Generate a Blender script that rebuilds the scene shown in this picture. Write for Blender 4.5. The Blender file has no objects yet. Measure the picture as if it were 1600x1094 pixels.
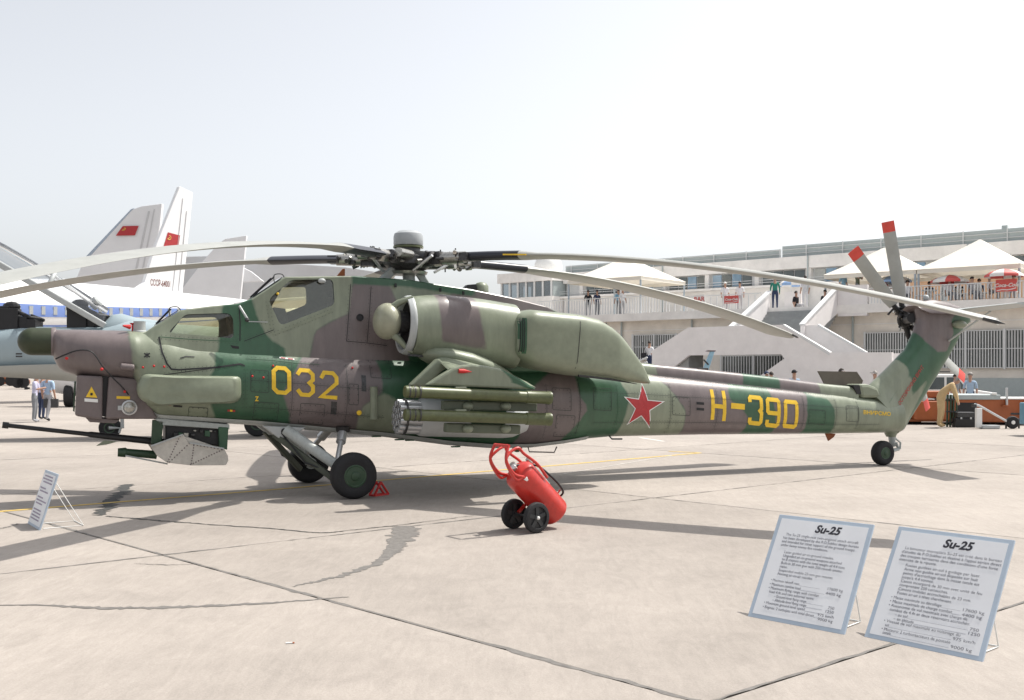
import bpy, bmesh, math, random
import numpy as np
from mathutils import Vector, Matrix
from mathutils.bvhtree import BVHTree

random.seed(7)
SC = bpy.context.scene
COL = SC.collection
R = math.radians

# ------------------------------------------------------------------ camera
F, HZ, EYE = 1600.0, 578.5, 1.85          # photo pixels (1600 wide), horizon row, eye height
cam = bpy.data.cameras.new('camera')
cam.lens = 36.0; cam.sensor_width = 36.0
cam.shift_y = (HZ - 547.0) / 1600.0
cam.clip_start = 0.1; cam.clip_end = 6000
camo = bpy.data.objects.new('camera', cam); COL.objects.link(camo)
camo.location = (0, 0, EYE); camo.rotation_euler = (R(90), 0, 0)
SC.camera = camo

# ------------------------------------------------------------------ sky, sun, exposure
SUN = Vector((0.454, 0.240, 0.857)).normalized()
w = bpy.data.worlds.new('World'); SC.world = w; w.use_nodes = True
nt = w.node_tree
bg = nt.nodes['Background']
sky = nt.nodes.new('ShaderNodeTexSky'); sky.sky_type = 'NISHITA'; sky.sun_disc = False
sky.sun_elevation = math.asin(SUN.z); sky.sun_rotation = math.atan2(SUN.x, SUN.y)
sky.air_density = 1.0; sky.dust_density = 2.8; sky.ozone_density = 1.0; sky.altitude = 60
hs = nt.nodes.new('ShaderNodeHueSaturation'); hs.inputs['Saturation'].default_value = 0.22
nt.links.new(sky.outputs[0], hs.inputs['Color']); nt.links.new(hs.outputs[0], bg.inputs['Color'])
bg.inputs['Strength'].default_value = 0.118
sl = bpy.data.lights.new('sun', 'SUN'); sl.energy = 2.95; sl.angle = R(0.6); sl.color = (1.0, 0.955, 0.88)
so = bpy.data.objects.new('sun', sl); COL.objects.link(so)
so.rotation_euler = SUN.to_track_quat('Z', 'Y').to_euler(); so.location = (20, 10, 40)
vs = SC.view_settings
vs.view_transform = 'Standard'; vs.look = 'None'; vs.exposure = 0.80; vs.gamma = 1.0; vs.use_curve_mapping = False
SC.cycles.max_bounces = 8; SC.cycles.transparent_max_bounces = 12

# ------------------------------------------------------------------ measuring helpers
def gp(px, py):                      # a point on the apron seen at a photo pixel
    Y = F * EYE / (py - HZ)
    return Vector(((px - 800) / F * Y, Y, 0))
def at(px, py, Y):                   # a point at a known distance
    return Vector(((px - 800) / F * Y, Y, EYE - (py - HZ) * Y / F))
HC, HT = Vector((-2.84, 15.8, 0)), R(23.0)          # helicopter: point between the main wheels, heading of the tail
hc, hsn = math.cos(HT), math.sin(HT)
def hp(px, py, o=0.0):               # photo pixel -> helicopter metres on the plane `o` metres to port of the centre line
    u = (px - 800) / F
    s = (u * (HC.y - o * hc) - HC.x - o * hsn) / (hc - u * hsn)
    Y = HC.y + s * hsn - o * hc
    return Vector((s, -o, EYE - (py - HZ) * Y / F))
def hl(px, py, Y):                   # world point at distance Y, in helicopter metres
    p = at(px, py, Y) - HC
    return Vector((p.x * hc + p.y * hsn, -p.x * hsn + p.y * hc, p.z))

# ------------------------------------------------------------------ materials
MATS = {}
def lin(c):
    return tuple(((v / 255) / 12.92 if v <= 10 else (((v / 255) + .055) / 1.055) ** 2.4) for v in c)
def mat(name, col, rough=0.6, metal=0.0, var=0.12, scale=6.0, bump=0.0, bscale=60.0, spec=0.5, coat=0.0, emit=None):
    if name in MATS: return MATS[name]
    m = bpy.data.materials.new(name); m.use_nodes = True
    t = m.node_tree; b = t.nodes['Principled BSDF']
    b.inputs['Roughness'].default_value = rough; b.inputs['Metallic'].default_value = metal
    b.inputs['Specular IOR Level'].default_value = spec
    b.inputs['Coat Weight'].default_value = coat
    tc = t.nodes.new('ShaderNodeTexCoord')
    n = t.nodes.new('ShaderNodeTexNoise'); n.inputs['Scale'].default_value = scale
    n.inputs['Detail'].default_value = 6; n.inputs['Roughness'].default_value = 0.65
    t.links.new(tc.outputs['Object'], n.inputs['Vector'])
    mr = t.nodes.new('ShaderNodeMapRange'); mr.inputs['From Min'].default_value = .3; mr.inputs['From Max'].default_value = .7
    mr.inputs['To Min'].default_value = 1 - var; mr.inputs['To Max'].default_value = 1 + var
    t.links.new(n.outputs['Fac'], mr.inputs['Value'])
    mx = t.nodes.new('ShaderNodeMix'); mx.data_type = 'RGBA'; mx.blend_type = 'MULTIPLY'; mx.inputs['Factor'].default_value = 1
    mx.inputs['A'].default_value = (*col, 1)
    t.links.new(mr.outputs[0], mx.inputs['B'])
    t.links.new(mx.outputs['Result'], b.inputs['Base Color'])
    if bump:
        n2 = t.nodes.new('ShaderNodeTexNoise'); n2.inputs['Scale'].default_value = bscale; n2.inputs['Detail'].default_value = 4
        t.links.new(tc.outputs['Object'], n2.inputs['Vector'])
        bp = t.nodes.new('ShaderNodeBump'); bp.inputs['Strength'].default_value = bump; bp.inputs['Distance'].default_value = .01
        t.links.new(n2.outputs['Fac'], bp.inputs['Height']); t.links.new(bp.outputs[0], b.inputs['Normal'])
    if emit:
        b.inputs['Emission Color'].default_value = (*emit[0], 1); b.inputs['Emission Strength'].default_value = emit[1]
    MATS[name] = m
    return m
def glass_mat(name, tint, gloss=0.12, rough=0.03):
    if name in MATS: return MATS[name]
    m = bpy.data.materials.new(name); m.use_nodes = True
    t = m.node_tree; t.nodes.remove(t.nodes['Principled BSDF'])
    out = t.nodes['Material Output']
    tr = t.nodes.new('ShaderNodeBsdfTransparent'); tr.inputs['Color'].default_value = (*tint, 1)
    gl = t.nodes.new('ShaderNodeBsdfGlossy'); gl.inputs['Roughness'].default_value = rough
    fr = t.nodes.new('ShaderNodeFresnel'); fr.inputs['IOR'].default_value = 1.5
    ad = t.nodes.new('ShaderNodeMath'); ad.operation = 'ADD'; ad.inputs[1].default_value = gloss * .5
    t.links.new(fr.outputs[0], ad.inputs[0])
    mx = t.nodes.new('ShaderNodeMixShader')
    t.links.new(ad.outputs[0], mx.inputs[0]); t.links.new(tr.outputs[0], mx.inputs[1]); t.links.new(gl.outputs[0], mx.inputs[2])
    t.links.new(mx.outputs[0], out.inputs['Surface'])
    MATS[name] = m
    return m
CG, CL, CB = (0.036, 0.102, 0.054), (0.222, 0.250, 0.182), (0.158, 0.129, 0.128)   # green, pale green, brown
def camo_mat():
    m = bpy.data.materials.new('camouflage_paint'); m.use_nodes = True
    t = m.node_tree; b = t.nodes['Principled BSDF']
    b.inputs['Roughness'].default_value = .42; b.inputs['Specular IOR Level'].default_value = .6
    tc = t.nodes.new('ShaderNodeTexCoord')
    n = t.nodes.new('ShaderNodeTexNoise'); n.inputs['Scale'].default_value = 7; n.inputs['Detail'].default_value = 4
    t.links.new(tc.outputs['Object'], n.inputs['Vector'])
    prev = None
    for att, col in (('cl', CL), ('cb', CB), ('cd', CG)):
        a = t.nodes.new('ShaderNodeAttribute'); a.attribute_name = att
        ma = t.nodes.new('ShaderNodeMath'); ma.operation = 'MULTIPLY_ADD'; ma.inputs[1].default_value = .05
        sb = t.nodes.new('ShaderNodeMath'); sb.operation = 'SUBTRACT'; sb.inputs[1].default_value = .5
        t.links.new(n.outputs['Fac'], sb.inputs[0]); t.links.new(sb.outputs[0], ma.inputs[0]); t.links.new(a.outputs['Fac'], ma.inputs[2])
        mr = t.nodes.new('ShaderNodeMapRange'); mr.inputs['From Min'].default_value = .020; mr.inputs['From Max'].default_value = -.020
        t.links.new(ma.outputs[0], mr.inputs['Value'])
        mx = t.nodes.new('ShaderNodeMix'); mx.data_type = 'RGBA'
        t.links.new(mr.outputs[0], mx.inputs['Factor'])
        if prev is None: mx.inputs['A'].default_value = (*CG, 1)
        else: t.links.new(prev, mx.inputs['A'])
        mx.inputs['B'].default_value = (*col, 1)
        prev = mx.outputs['Result']
    # wear: faint weathering, streaks down the sides, fine relief
    n2 = t.nodes.new('ShaderNodeTexNoise'); n2.inputs['Scale'].default_value = 2.2; n2.inputs['Detail'].default_value = 8; n2.inputs['Roughness'].default_value = .7
    mp = t.nodes.new('ShaderNodeMapping'); mp.inputs['Scale'].default_value = (2.5, 2.5, .5)
    t.links.new(tc.outputs['Object'], mp.inputs['Vector']); t.links.new(mp.outputs[0], n2.inputs['Vector'])
    mr = t.nodes.new('ShaderNodeMapRange'); mr.inputs['From Min'].default_value = .25; mr.inputs['From Max'].default_value = .75
    mr.inputs['To Min'].default_value = .76; mr.inputs['To Max'].default_value = 1.20
    t.links.new(n2.outputs['Fac'], mr.inputs['Value'])
    mu = t.nodes.new('ShaderNodeMix'); mu.data_type = 'RGBA'; mu.blend_type = 'MULTIPLY'; mu.inputs['Factor'].default_value = 1
    t.links.new(prev, mu.inputs['A']); t.links.new(mr.outputs[0], mu.inputs['B'])
    t.links.new(mu.outputs['Result'], b.inputs['Base Color'])
    n3 = t.nodes.new('ShaderNodeTexNoise'); n3.inputs['Scale'].default_value = 5; n3.inputs['Detail'].default_value = 3
    t.links.new(tc.outputs['Object'], n3.inputs['Vector'])
    bp = t.nodes.new('ShaderNodeBump'); bp.inputs['Strength'].default_value = .22; bp.inputs['Distance'].default_value = .012
    t.links.new(n3.outputs['Fac'], bp.inputs['Height']); t.links.new(bp.outputs[0], b.inputs['Normal'])
    mr2 = t.nodes.new('ShaderNodeMapRange'); mr2.inputs['To Min'].default_value = .24; mr2.inputs['To Max'].default_value = .46
    t.links.new(n2.outputs['Fac'], mr2.inputs['Value']); t.links.new(mr2.outputs[0], b.inputs['Roughness'])
    MATS['camo'] = m
    return m
camo_mat()
mat('pale_green', CL, .42, bump=.1, bscale=6)
mat('dark_green', CG, .45)
mat('brown', CB, .42, bump=.1, bscale=6)
mat('olive', (.10, .115, .05), .4, var=.2, scale=12)
mat('light_grey', (.42, .44, .44), .45, var=.08)
mat('gear_grey', (.40, .43, .42), .4, var=.12, scale=20)
mat('belly_grey', (.46, .49, .48), .5)
mat('rotor_grey', (.36, .38, .39), .38, var=.08)
mat('blade_grey', (.36, .365, .34), .42, var=.1, scale=3)
mat('black', (.012, .012, .014), .5)
mat('tyre', (.014, .014, .016), .75, bump=.3, bscale=40)
mat('dark_metal', (.06, .06, .062), .38, metal=.4, var=.4, scale=30)
mat('steel', (.42, .41, .38), .3, metal=.8, var=.3, scale=25)
mat('aluminium', (.55, .56, .57), .32, metal=.6, var=.1)
mat('wheel_green', (.026, .06, .03), .4)
mat('yellow_paint', (.80, .52, .03), .5)
mat('red_paint', (.50, .03, .025), .4)
mat('star_red', (.42, .03, .035), .45)
mat('ext_red', (.50, .028, .02), .33, coat=.2, var=.14, scale=14)
mat('white_paint', (.78, .78, .76), .45, var=.04)
mat('tip_red', (.66, .07, .05), .5)
mat('interior', (.055, .08, .085), .7, var=.3, scale=9)
mat('orange', (.36, .10, .03), .45, var=.12, scale=3)
mat('cover_red', (.55, .02, .02), .6)
mat('brown_cover', (.22, .06, .015), .6)
glass_mat('cockpit_glass', (.90, .90, .80), .10)
glass_mat('window_glass', (.55, .60, .64), .3)

# ------------------------------------------------------------------ mesh builder
class MB:
    def __init__(s): s.v = []; s.f = []; s.mi = []
    def add(s, verts, faces, mi=0):
        o = len(s.v); s.v += [Vector(p) for p in verts]
        for f in faces: s.f.append([i + o for i in f]); s.mi.append(mi)
        return s
    def box(s, c, d, rot=None, mi=0):
        c = Vector(c); hx, hy, hz = d[0] / 2, d[1] / 2, d[2] / 2
        P = [Vector((x, y, z)) for x in (-hx, hx) for y in (-hy, hy) for z in (-hz, hz)]
        if rot is not None: P = [rot @ p for p in P]
        return s.add([c + p for p in P], [(0, 1, 3, 2), (4, 6, 7, 5), (0, 4, 5, 1), (2, 3, 7, 6), (0, 2, 6, 4), (1, 5, 7, 3)], mi)
    def bar(s, a, b, w_, h_, up=(0, 0, 1), mi=0):
        a, b = Vector(a), Vector(b); d = (b - a).normalized(); u = Vector(up)
        if abs(d.dot(u)) > .98: u = Vector((1, 0, 0))
        x = d.cross(u).normalized(); u = x.cross(d)
        P = [p + x * i * w_ / 2 + u * j * h_ / 2 for p in (a, b) for i, j in ((-1, -1), (1, -1), (1, 1), (-1, 1))]
        return s.add(P, [(3, 2, 1, 0), (4, 5, 6, 7), (0, 1, 5, 4), (1, 2, 6, 5), (2, 3, 7, 6), (3, 0, 4, 7)], mi)
    def tube(s, pts, r, n=10, cap=True, mi=0, flat=1.0):
        pts = [Vector(p) for p in pts]; k = len(pts)
        rs = r if isinstance(r, (list, tuple)) else [r] * k
        prev = None; rings = []
        for i, p in enumerate(pts):
            d = (pts[min(i + 1, k - 1)] - pts[max(i - 1, 0)])
            if d.length < 1e-9: d = Vector((0, 0, 1))
            d.normalize()
            if prev is None:
                a = Vector((0, 0, 1)) if abs(d.z) < .9 else Vector((1, 0, 0))
                x = d.cross(a).normalized()
            else:
                x = (prev - d * prev.dot(d)).normalized()
            prev = x; y = d.cross(x)
            rings.append([p + (x * math.cos(t) + y * math.sin(t) * flat) * rs[i] for t in [2 * math.pi * j / n for j in range(n)]])
        return s.rings(rings, True, cap, cap, mi)
    def rings(s, rings, closed=True, cap0=True, cap1=True, mi=0):
        n = len(rings[0]); v = [p for r_ in rings for p in r_]; f = []
        for i in range(len(rings) - 1):
            for j in range(n if closed else n - 1):
                a, b = i * n + j, i * n + (j + 1) % n
                f.append((a, b, b + n, a + n))
        if cap0: f.append(tuple(reversed(range(n))))
        if cap1: f.append(tuple(range((len(rings) - 1) * n, len(rings) * n)))
        return s.add(v, f, mi)
    def lathe(s, prof, o=(0, 0, 0), axis=(0, 0, 1), n=24, mi=0, cap=True):     # prof: (radius, along axis)
        o = Vector(o); ax = Vector(axis).normalized()
        a = Vector((0, 0, 1)) if abs(ax.z) < .9 else Vector((1, 0, 0))
        x = ax.cross(a).normalized(); y = ax.cross(x)
        return s.rings([[o + ax * h + (x * math.cos(2 * math.pi * j / n) + y * math.sin(2 * math.pi * j / n)) * max(r_, 1e-4) for j in range(n)] for r_, h in prof], True, cap, cap, mi)
    def prism(s, poly, d, mi=0):
        poly = [Vector(p) for p in poly]; d = Vector(d); n = len(poly)
        return s.add(poly + [p + d for p in poly], [tuple(reversed(range(n))), tuple(range(n, 2 * n))] + [(i, (i + 1) % n, (i + 1) % n + n, i + n) for i in range(n)], mi)
    def ball(s, c, r, n=14, sc=(1, 1, 1), mi=0):
        c = Vector(c); m = n // 2
        return s.rings([[c + Vector((sc[0] * r * math.sin(t) * math.cos(p), sc[1] * r * math.sin(t) * math.sin(p), sc[2] * r * math.cos(t))) for p in [2 * math.pi * j / n for j in range(n)]] for t in [max(.02, min(math.pi - .02, math.pi * i / m)) for i in range(m + 1)]], True, True, True, mi)
    def mesh(s, name, mats, smooth=None):
        me = bpy.data.meshes.new(name)
        me.from_pydata([tuple(p) for p in s.v], [], s.f)
        mats = mats if isinstance(mats, (list, tuple)) else [mats]
        for q in mats: me.materials.append(MATS[q] if isinstance(q, str) else q)
        if len(mats) > 1: me.polygons.foreach_set('material_index', s.mi)
        bm = bmesh.new(); bm.from_mesh(me); bmesh.ops.recalc_face_normals(bm, faces=bm.faces[:]); bm.to_mesh(me); bm.free()
        if smooth is not None:
            me.polygons.foreach_set('use_smooth', [True] * len(me.polygons))
            me.set_sharp_from_angle(angle=R(smooth))
        me.update()
        return me
    def build(s, name, mats, parent=None, smooth=None, bevel=0.0):
        o = bpy.data.objects.new(name, s.mesh(name, mats, smooth)); COL.objects.link(o)
        if parent is not None: o.parent = parent
        if bevel:
            b = o.modifiers.new('bevel', 'BEVEL'); b.width = bevel; b.segments = 2; b.limit_method = 'ANGLE'; b.angle_limit = R(40)
        return o
def inst(name, me, parent=None, loc=(0, 0, 0), rot=(0, 0, 0), scale=(1, 1, 1)):
    o = bpy.data.objects.new(name, me); COL.objects.link(o)
    o.location = loc; o.rotation_euler = rot; o.scale = scale
    if parent is not None: o.parent = parent
    return o
def tag(o, label=None, cat=None, group=None, kind=None):
    if label: o['label'] = label
    if cat: o['category'] = cat
    if group: o['group'] = group
    if kind: o['kind'] = kind
    return o
def thing(name, label, cat, loc=(0, 0, 0), rz=0.0, group=None):
    o = bpy.data.objects.new(name, None); COL.objects.link(o); o.empty_display_size = .2
    o.location = loc; o.rotation_euler = (0, 0, rz)
    return tag(o, label, cat, group)
def copy_tree(o, parent=None):
    c = o.copy(); COL.objects.link(c); c.parent = parent
    for ch in o.children: copy_tree(ch, c)
    return c
def text_mesh(body, size, name='text', shear=0.0, align='LEFT', bold=0.0, ext=0.001, space=1.0):
    cu = bpy.data.curves.new(name, 'FONT'); cu.body = body; cu.size = size; cu.shear = shear
    cu.align_x = align; cu.align_y = 'BOTTOM_BASELINE'; cu.offset = bold; cu.extrude = ext; cu.space_character = space; cu.resolution_u = 3
    ob = bpy.data.objects.new(name, cu); COL.objects.link(ob)
    dg = bpy.context.evaluated_depsgraph_get(); dg.update()
    me = bpy.data.meshes.new_from_object(ob.evaluated_get(dg))
    bpy.data.objects.remove(ob); bpy.data.curves.remove(cu)
    me.name = name
    return me
def bezier(p, n=16):
    p = [Vector(q) for q in p]; out = []
    k = len(p)
    for i in range(k - 1):
        a = p[max(i - 1, 0)]; b = p[i]; c = p[i + 1]; d = p[min(i + 2, k - 1)]
        for j in range(n):
            t = j / n
            out.append(.5 * ((2 * b) + (c - a) * t + (2 * a - 5 * b + 4 * c - d) * t * t + (3 * b - a - 3 * c + d) * t ** 3))
    out.append(p[-1]); return out
def sd_polys(P, polys):                    # signed distance (negative inside) of points to a union of polygons
    best = np.full(len(P), 9.0)
    for poly in polys:
        q = np.array(poly, float); n = len(q)
        d = np.full(len(P), 9.0); ins = np.zeros(len(P), bool)
        for i in range(n):
            a, b = q[i], q[(i + 1) % n]; e = b - a; w_ = P - a
            t = np.clip((w_ @ e) / max(e @ e, 1e-9), 0, 1)
            d = np.minimum(d, np.linalg.norm(w_ - t[:, None] * e, axis=1))
            c = ((a[1] > P[:, 1]) != (b[1] > P[:, 1])) & (P[:, 0] < (b[0] - a[0]) * (P[:, 1] - a[1]) / (b[1] - a[1] + 1e-12) + a[0])
            ins ^= c
        best = np.minimum(best, np.where(ins, -d, d))
    return best
def paint(me, light=(), brown=(), dark=(), default=None):
    """store the camouflage areas (polygons in metres along / up the side) as distance fields on the mesh"""
    n = len(me.vertices); co = np.empty(n * 3); me.vertices.foreach_get('co', co); co = co.reshape(-1, 3)
    P = co[:, [0, 2]]
    for att, polys in (('cl', light), ('cb', brown), ('cd', dark)):
        a = me.attributes.new(att, 'FLOAT', 'POINT')
        v = sd_polys(P, polys) if polys else np.full(n, 9.0)
        if default == att: v = np.full(n, -9.0)
        a.data.foreach_set('value', v)
def boolean_cut(o, cutters):
    for c in cutters:
        m = o.modifiers.new('cut', 'BOOLEAN'); m.operation = 'DIFFERENCE'; m.solver = 'EXACT'; m.object = c; m.material_mode = 'TRANSFER'
        dg = bpy.context.evaluated_depsgraph_get(); dg.update()
        me = bpy.data.meshes.new_from_object(o.evaluated_get(dg))
        o.modifiers.clear(); old = o.data; o.data = me; bpy.data.meshes.remove(old)
        bpy.data.objects.remove(c)
# ------------------------------------------------------------------ the apron
def concrete_mat():
    m = bpy.data.materials.new('apron_concrete'); m.use_nodes = True
    t = m.node_tree; b = t.nodes['Principled BSDF']; b.inputs['Roughness'].default_value = .85
    b.inputs['Specular IOR Level'].default_value = .25
    ge = t.nodes.new('ShaderNodeNewGeometry')
    def noise(scale, det=6, rough=.6, dist=0.0, mapping=None):
        n = t.nodes.new('ShaderNodeTexNoise'); n.inputs['Scale'].default_value = scale; n.inputs['Detail'].default_value = det
        n.inputs['Roughness'].default_value = rough; n.inputs['Distortion'].default_value = dist
        if mapping:
            mp = t.nodes.new('ShaderNodeMapping'); mp.inputs['Rotation'].default_value = (0, 0, mapping[0]); mp.inputs['Scale'].default_value = mapping[1]
            t.links.new(ge.outputs['Position'], mp.inputs['Vector']); t.links.new(mp.outputs[0], n.inputs['Vector'])
        else: t.links.new(ge.outputs['Position'], n.inputs['Vector'])
        return n.outputs['Fac']
    def rng(fac, lo, hi, a=.3, c=.7):
        r_ = t.nodes.new('ShaderNodeMapRange'); r_.inputs['From Min'].default_value = a; r_.inputs['From Max'].default_value = c
        r_.inputs['To Min'].default_value = lo; r_.inputs['To Max'].default_value = hi
        t.links.new(fac, r_.inputs['Value']); return r_.outputs[0]
    def mul(x, y):
        k = t.nodes.new('ShaderNodeMath'); k.operation = 'MULTIPLY'; t.links.new(x, k.inputs[0]); t.links.new(y, k.inputs[1]); return k.outputs[0]
    f = mul(rng(noise(.35, 5), .86, 1.10), rng(noise(2.6, 8, .7), .94, 1.06))
    f = mul(f, rng(noise(14, 8, .75, 1.5, (R(35), (1, .35, 1))), .93, 1.07))
    f = mul(f, rng(noise(70, 3), .92, 1.07))
    f = mul(f, rng(noise(5.5, 7, .7, 2.5, (R(-45), (1, .18, 1))), .93, 1.04, .35, .65))
    f = mul(f, rng(noise(1.1, 6, .7, .6), .88, 1.0, .28, .42))
    oi = t.nodes.new('ShaderNodeObjectInfo'); f = mul(f, rng(oi.outputs['Random'], .93, 1.06, 0, 1))
    mx = t.nodes.new('ShaderNodeMix'); mx.data_type = 'RGBA'; mx.blend_type = 'MULTIPLY'; mx.inputs['Factor'].default_value = 1
    mx.inputs['A'].default_value = (.350, .313, .281, 1)
    t.links.new(f, mx.inputs['B']); t.links.new(mx.outputs['Result'], b.inputs['Base Color'])
    bp = t.nodes.new('ShaderNodeBump'); bp.inputs['Strength'].default_value = .35; bp.inputs['Distance'].default_value = .01
    t.links.new(noise(45, 6, .7), bp.inputs['Height']); t.links.new(bp.outputs[0], b.inputs['Normal'])
    MATS['concrete'] = m
concrete_mat()
mat('joint_filler', (.10, .088, .078), .9, var=.3, scale=3)
mat('tar', (.15, .14, .13), .85, var=.25, scale=14, bump=.4)
mat('tar_dark', (.05, .05, .048), .85, var=.3, scale=14, bump=.4)
mat('line_yellow', (.58, .40, .10), .8, var=.22, scale=9)
mat('line_white', (.62, .60, .56), .8, var=.2, scale=9)
apron = MB().add([(-1500, -300, -.012), (1500, -300, -.012), (1500, 4000, -.012), (-1500, 4000, -.012)], [(0, 1, 2, 3)]).build('apron', 'joint_filler')
tag(apron, 'pale concrete airfield apron laid in large slabs', 'apron', kind='structure')
U = Vector((math.cos(R(-45.0)), math.sin(R(-45.0)), 0)); V = Vector((math.cos(R(39.5)), math.sin(R(39.5)), 0))
# lattice origin: crossing of two joints seen in the photograph
def lat(a, b): return O0 + U * a + V * b
PA = gp(100, 825)                         # a point on a U joint
PB = gp(0, 897)                           # a point on a V joint
den = U.x * V.y - U.y * V.x
k_ = ((PB.x - PA.x) * V.y - (PB.y - PA.y) * V.x) / den
O0 = PA + U * k_
SU, SV = 6.45, 7.2
hg = .011
slab_me = {}
def slab_mesh(nu, nv):
    if (nu, nv) in slab_me: return slab_me[(nu, nv)]
    mb = MB(); e = .012
    def P(a, b, z): return U * a + V * b + Vector((0, 0, z))
    a1, b1 = SU * nu - hg, SV * nv - hg
    lo = [P(hg, hg, -.1), P(a1, hg, -.1), P(a1, b1, -.1), P(hg, b1, -.1)]
    mi_ = [P(hg, hg, -e * .6), P(a1, hg, -e * .6), P(a1, b1, -e * .6), P(hg, b1, -e * .6)]
    hi = [P(hg + e, hg + e, 0), P(a1 - e, hg + e, 0), P(a1 - e, b1 - e, 0), P(hg + e, b1 - e, 0)]
    mb.rings([lo, mi_, hi], True, False, True)
    slab_me[(nu, nv)] = mb.mesh('concrete_slab', 'concrete'); return slab_me[(nu, nv)]
for i in range(-14, 22):
    for j in range(-4, 14):
        c = lat((i + .5) * SU, (j + .5) * SV)
        if c.y < -6 or c.y > 62 or abs(c.x) > 12 + c.y * .8: continue
        inst('concrete_slab', slab_mesh(1, 1), apron, lat(i * SU, j * SV))
far = MB()
def quad(p, z): return [(q[0], q[1], z) for q in p]
far.add(quad([(-1400, 58), (1400, 58), (1400, 3900), (-1400, 3900)], -.006), [(0, 1, 2, 3)])
fo = far.build('distant_paving', 'concrete', apron); fo['kind'] = 'stuff'
def ribbon(name, pts, width, matn, z, parent=apron, rough=.0, wob=0.0, seed=1):
    rn = random.Random(seed); pts = [Vector((p[0], p[1], 0)) for p in pts]
    ws = width if isinstance(width, (list, tuple)) else [width] * len(pts)
    P = bezier(pts, 14) if len(pts) > 2 else [pts[0].lerp(pts[1], i / 24) for i in range(25)]
    n = len(P); L, Q = [], []
    for i, p in enumerate(P):
        d = (P[min(i + 1, n - 1)] - P[max(i - 1, 0)]).normalized(); x = Vector((-d.y, d.x, 0))
        t = i / (n - 1) * (len(ws) - 1); k = min(int(t), len(ws) - 2); wd = ws[k] * (1 - t + k) + ws[k + 1] * (t - k)
        j1 = 1 + rough * rn.uniform(-1, 1); j2 = 1 + rough * rn.uniform(-1, 1); of = x * rn.uniform(-1, 1) * wob
        L.append(p + of + x * wd / 2 * j1 + Vector((0, 0, z))); Q.append(p + of - x * wd / 2 * j2 + Vector((0, 0, z)))
    m = len(P)
    return MB().add(L + Q, [(i, i + 1, m + i + 1, m + i) for i in range(m - 1)]).build(name, matn, parent)
ribbon('tar_seam', [gp(-40, 946), gp(60, 946), gp(150, 950), gp(250, 950), gp(350, 946), gp(440, 941), gp(545, 933)], [.03, .03, .07, .08, .07, .05, .012], 'tar', .003, rough=.5, wob=.012, seed=2)
ribbon('tar_patch', [gp(455, 917), gp(500, 908), gp(550, 895), gp(595, 877), gp(618, 855), gp(630, 835), gp(632, 822)], [.015, .05, .08, .11, .20, .30, .28], 'tar', .003, rough=.35, wob=.025, seed=3)
ribbon('tar_patch', [gp(155, 806), gp(165, 795), gp(172, 783), gp(190, 770), gp(196, 757)], [.10, .16, .2, .22, .12], 'tar_dark', .003, rough=.6, wob=.05, seed=4)
ribbon('crack', [gp(165, 807), gp(230, 812), gp(300, 818), gp(420, 826), gp(500, 833), gp(545, 829), gp(630, 820), gp(740, 806)], [.03, .05, .03, .028, .03, .02, .012], 'tar_dark', .0045, rough=.8, wob=.012, seed=5)
ribbon('crack', [gp(210, 881), gp(260, 883), gp(315, 882)], [.008, .018, .008], 'tar', .004, rough=.6, wob=.012, seed=6)
ribbon('crack', [gp(0, 826), gp(16, 823), gp(30, 818)], [.05, .03, .02], 'tar', .004, rough=.6, wob=.02, seed=8)
ribbon('yellow_line', [gp(-80, 806), gp(420, 766)], .11, 'line_yellow', .004, rough=.12, seed=9)
ribbon('yellow_line', [gp(420, 766), gp(1095, 708)], .11, 'line_yellow', .0045, rough=.12, seed=10)
ribbon('yellow_line', [gp(1095, 708), gp(1045, 705.5)], .10, 'line_yellow', .0055, rough=.12, seed=11)
ribbon('white_line', [gp(1000, 684), gp(1038, 690)], .11, 'line_white', .004, rough=.12, seed=12)
ribbon('white_line', [gp(1050, 712), gp(880, 741)], .03, 'line_white', .005, rough=.3, seed=13)
sd_ = 20
for fam in (0, 1):
    for j in range(-6, 12):
        for i in range(-9, 12):
            a = lat(i * SU, j * SV); b = lat((i + 1) * SU, j * SV) if fam == 0 else lat(i * SU, (j + 1) * SV)
            c = (a + b) / 2
            if c.y < 4.5 or c.y > 34 or abs(c.x) > 4 + c.y * .62: continue
            sd_ += 1; rj = random.Random(sd_)
            ribbon('joint_seal', [a.lerp(b, k / 5) for k in range(6)], [rj.uniform(.012, .05) for _ in range(6)], 'tar', .0022, rough=.75, wob=.006, seed=sd_)
cg = gp(452, 1006); cgm = MB().tube([cg + Vector((-.024, -.004, .006)), cg + Vector((.02, .004, .006))], .005, 8).tube([cg + Vector((.02, .004, .006)), cg + Vector((.034, .006, .006))], .005, 8, mi=1)
tag(cgm.build('cigarette_end', ['white_paint', 'orange']), 'tiny white cigarette end dropped on the concrete near the long tar seam', 'cigarette end')
# ------------------------------------------------------------------ the helicopter
H = thing('attack_helicopter', 'camouflaged attack helicopter with drooping main rotor blades and yellow 032 on its side', 'helicopter', HC, HT)
def L2(pts, o): return [(q.x, q.z) for q in (hp(a, b, o) for a, b in pts)]
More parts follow.
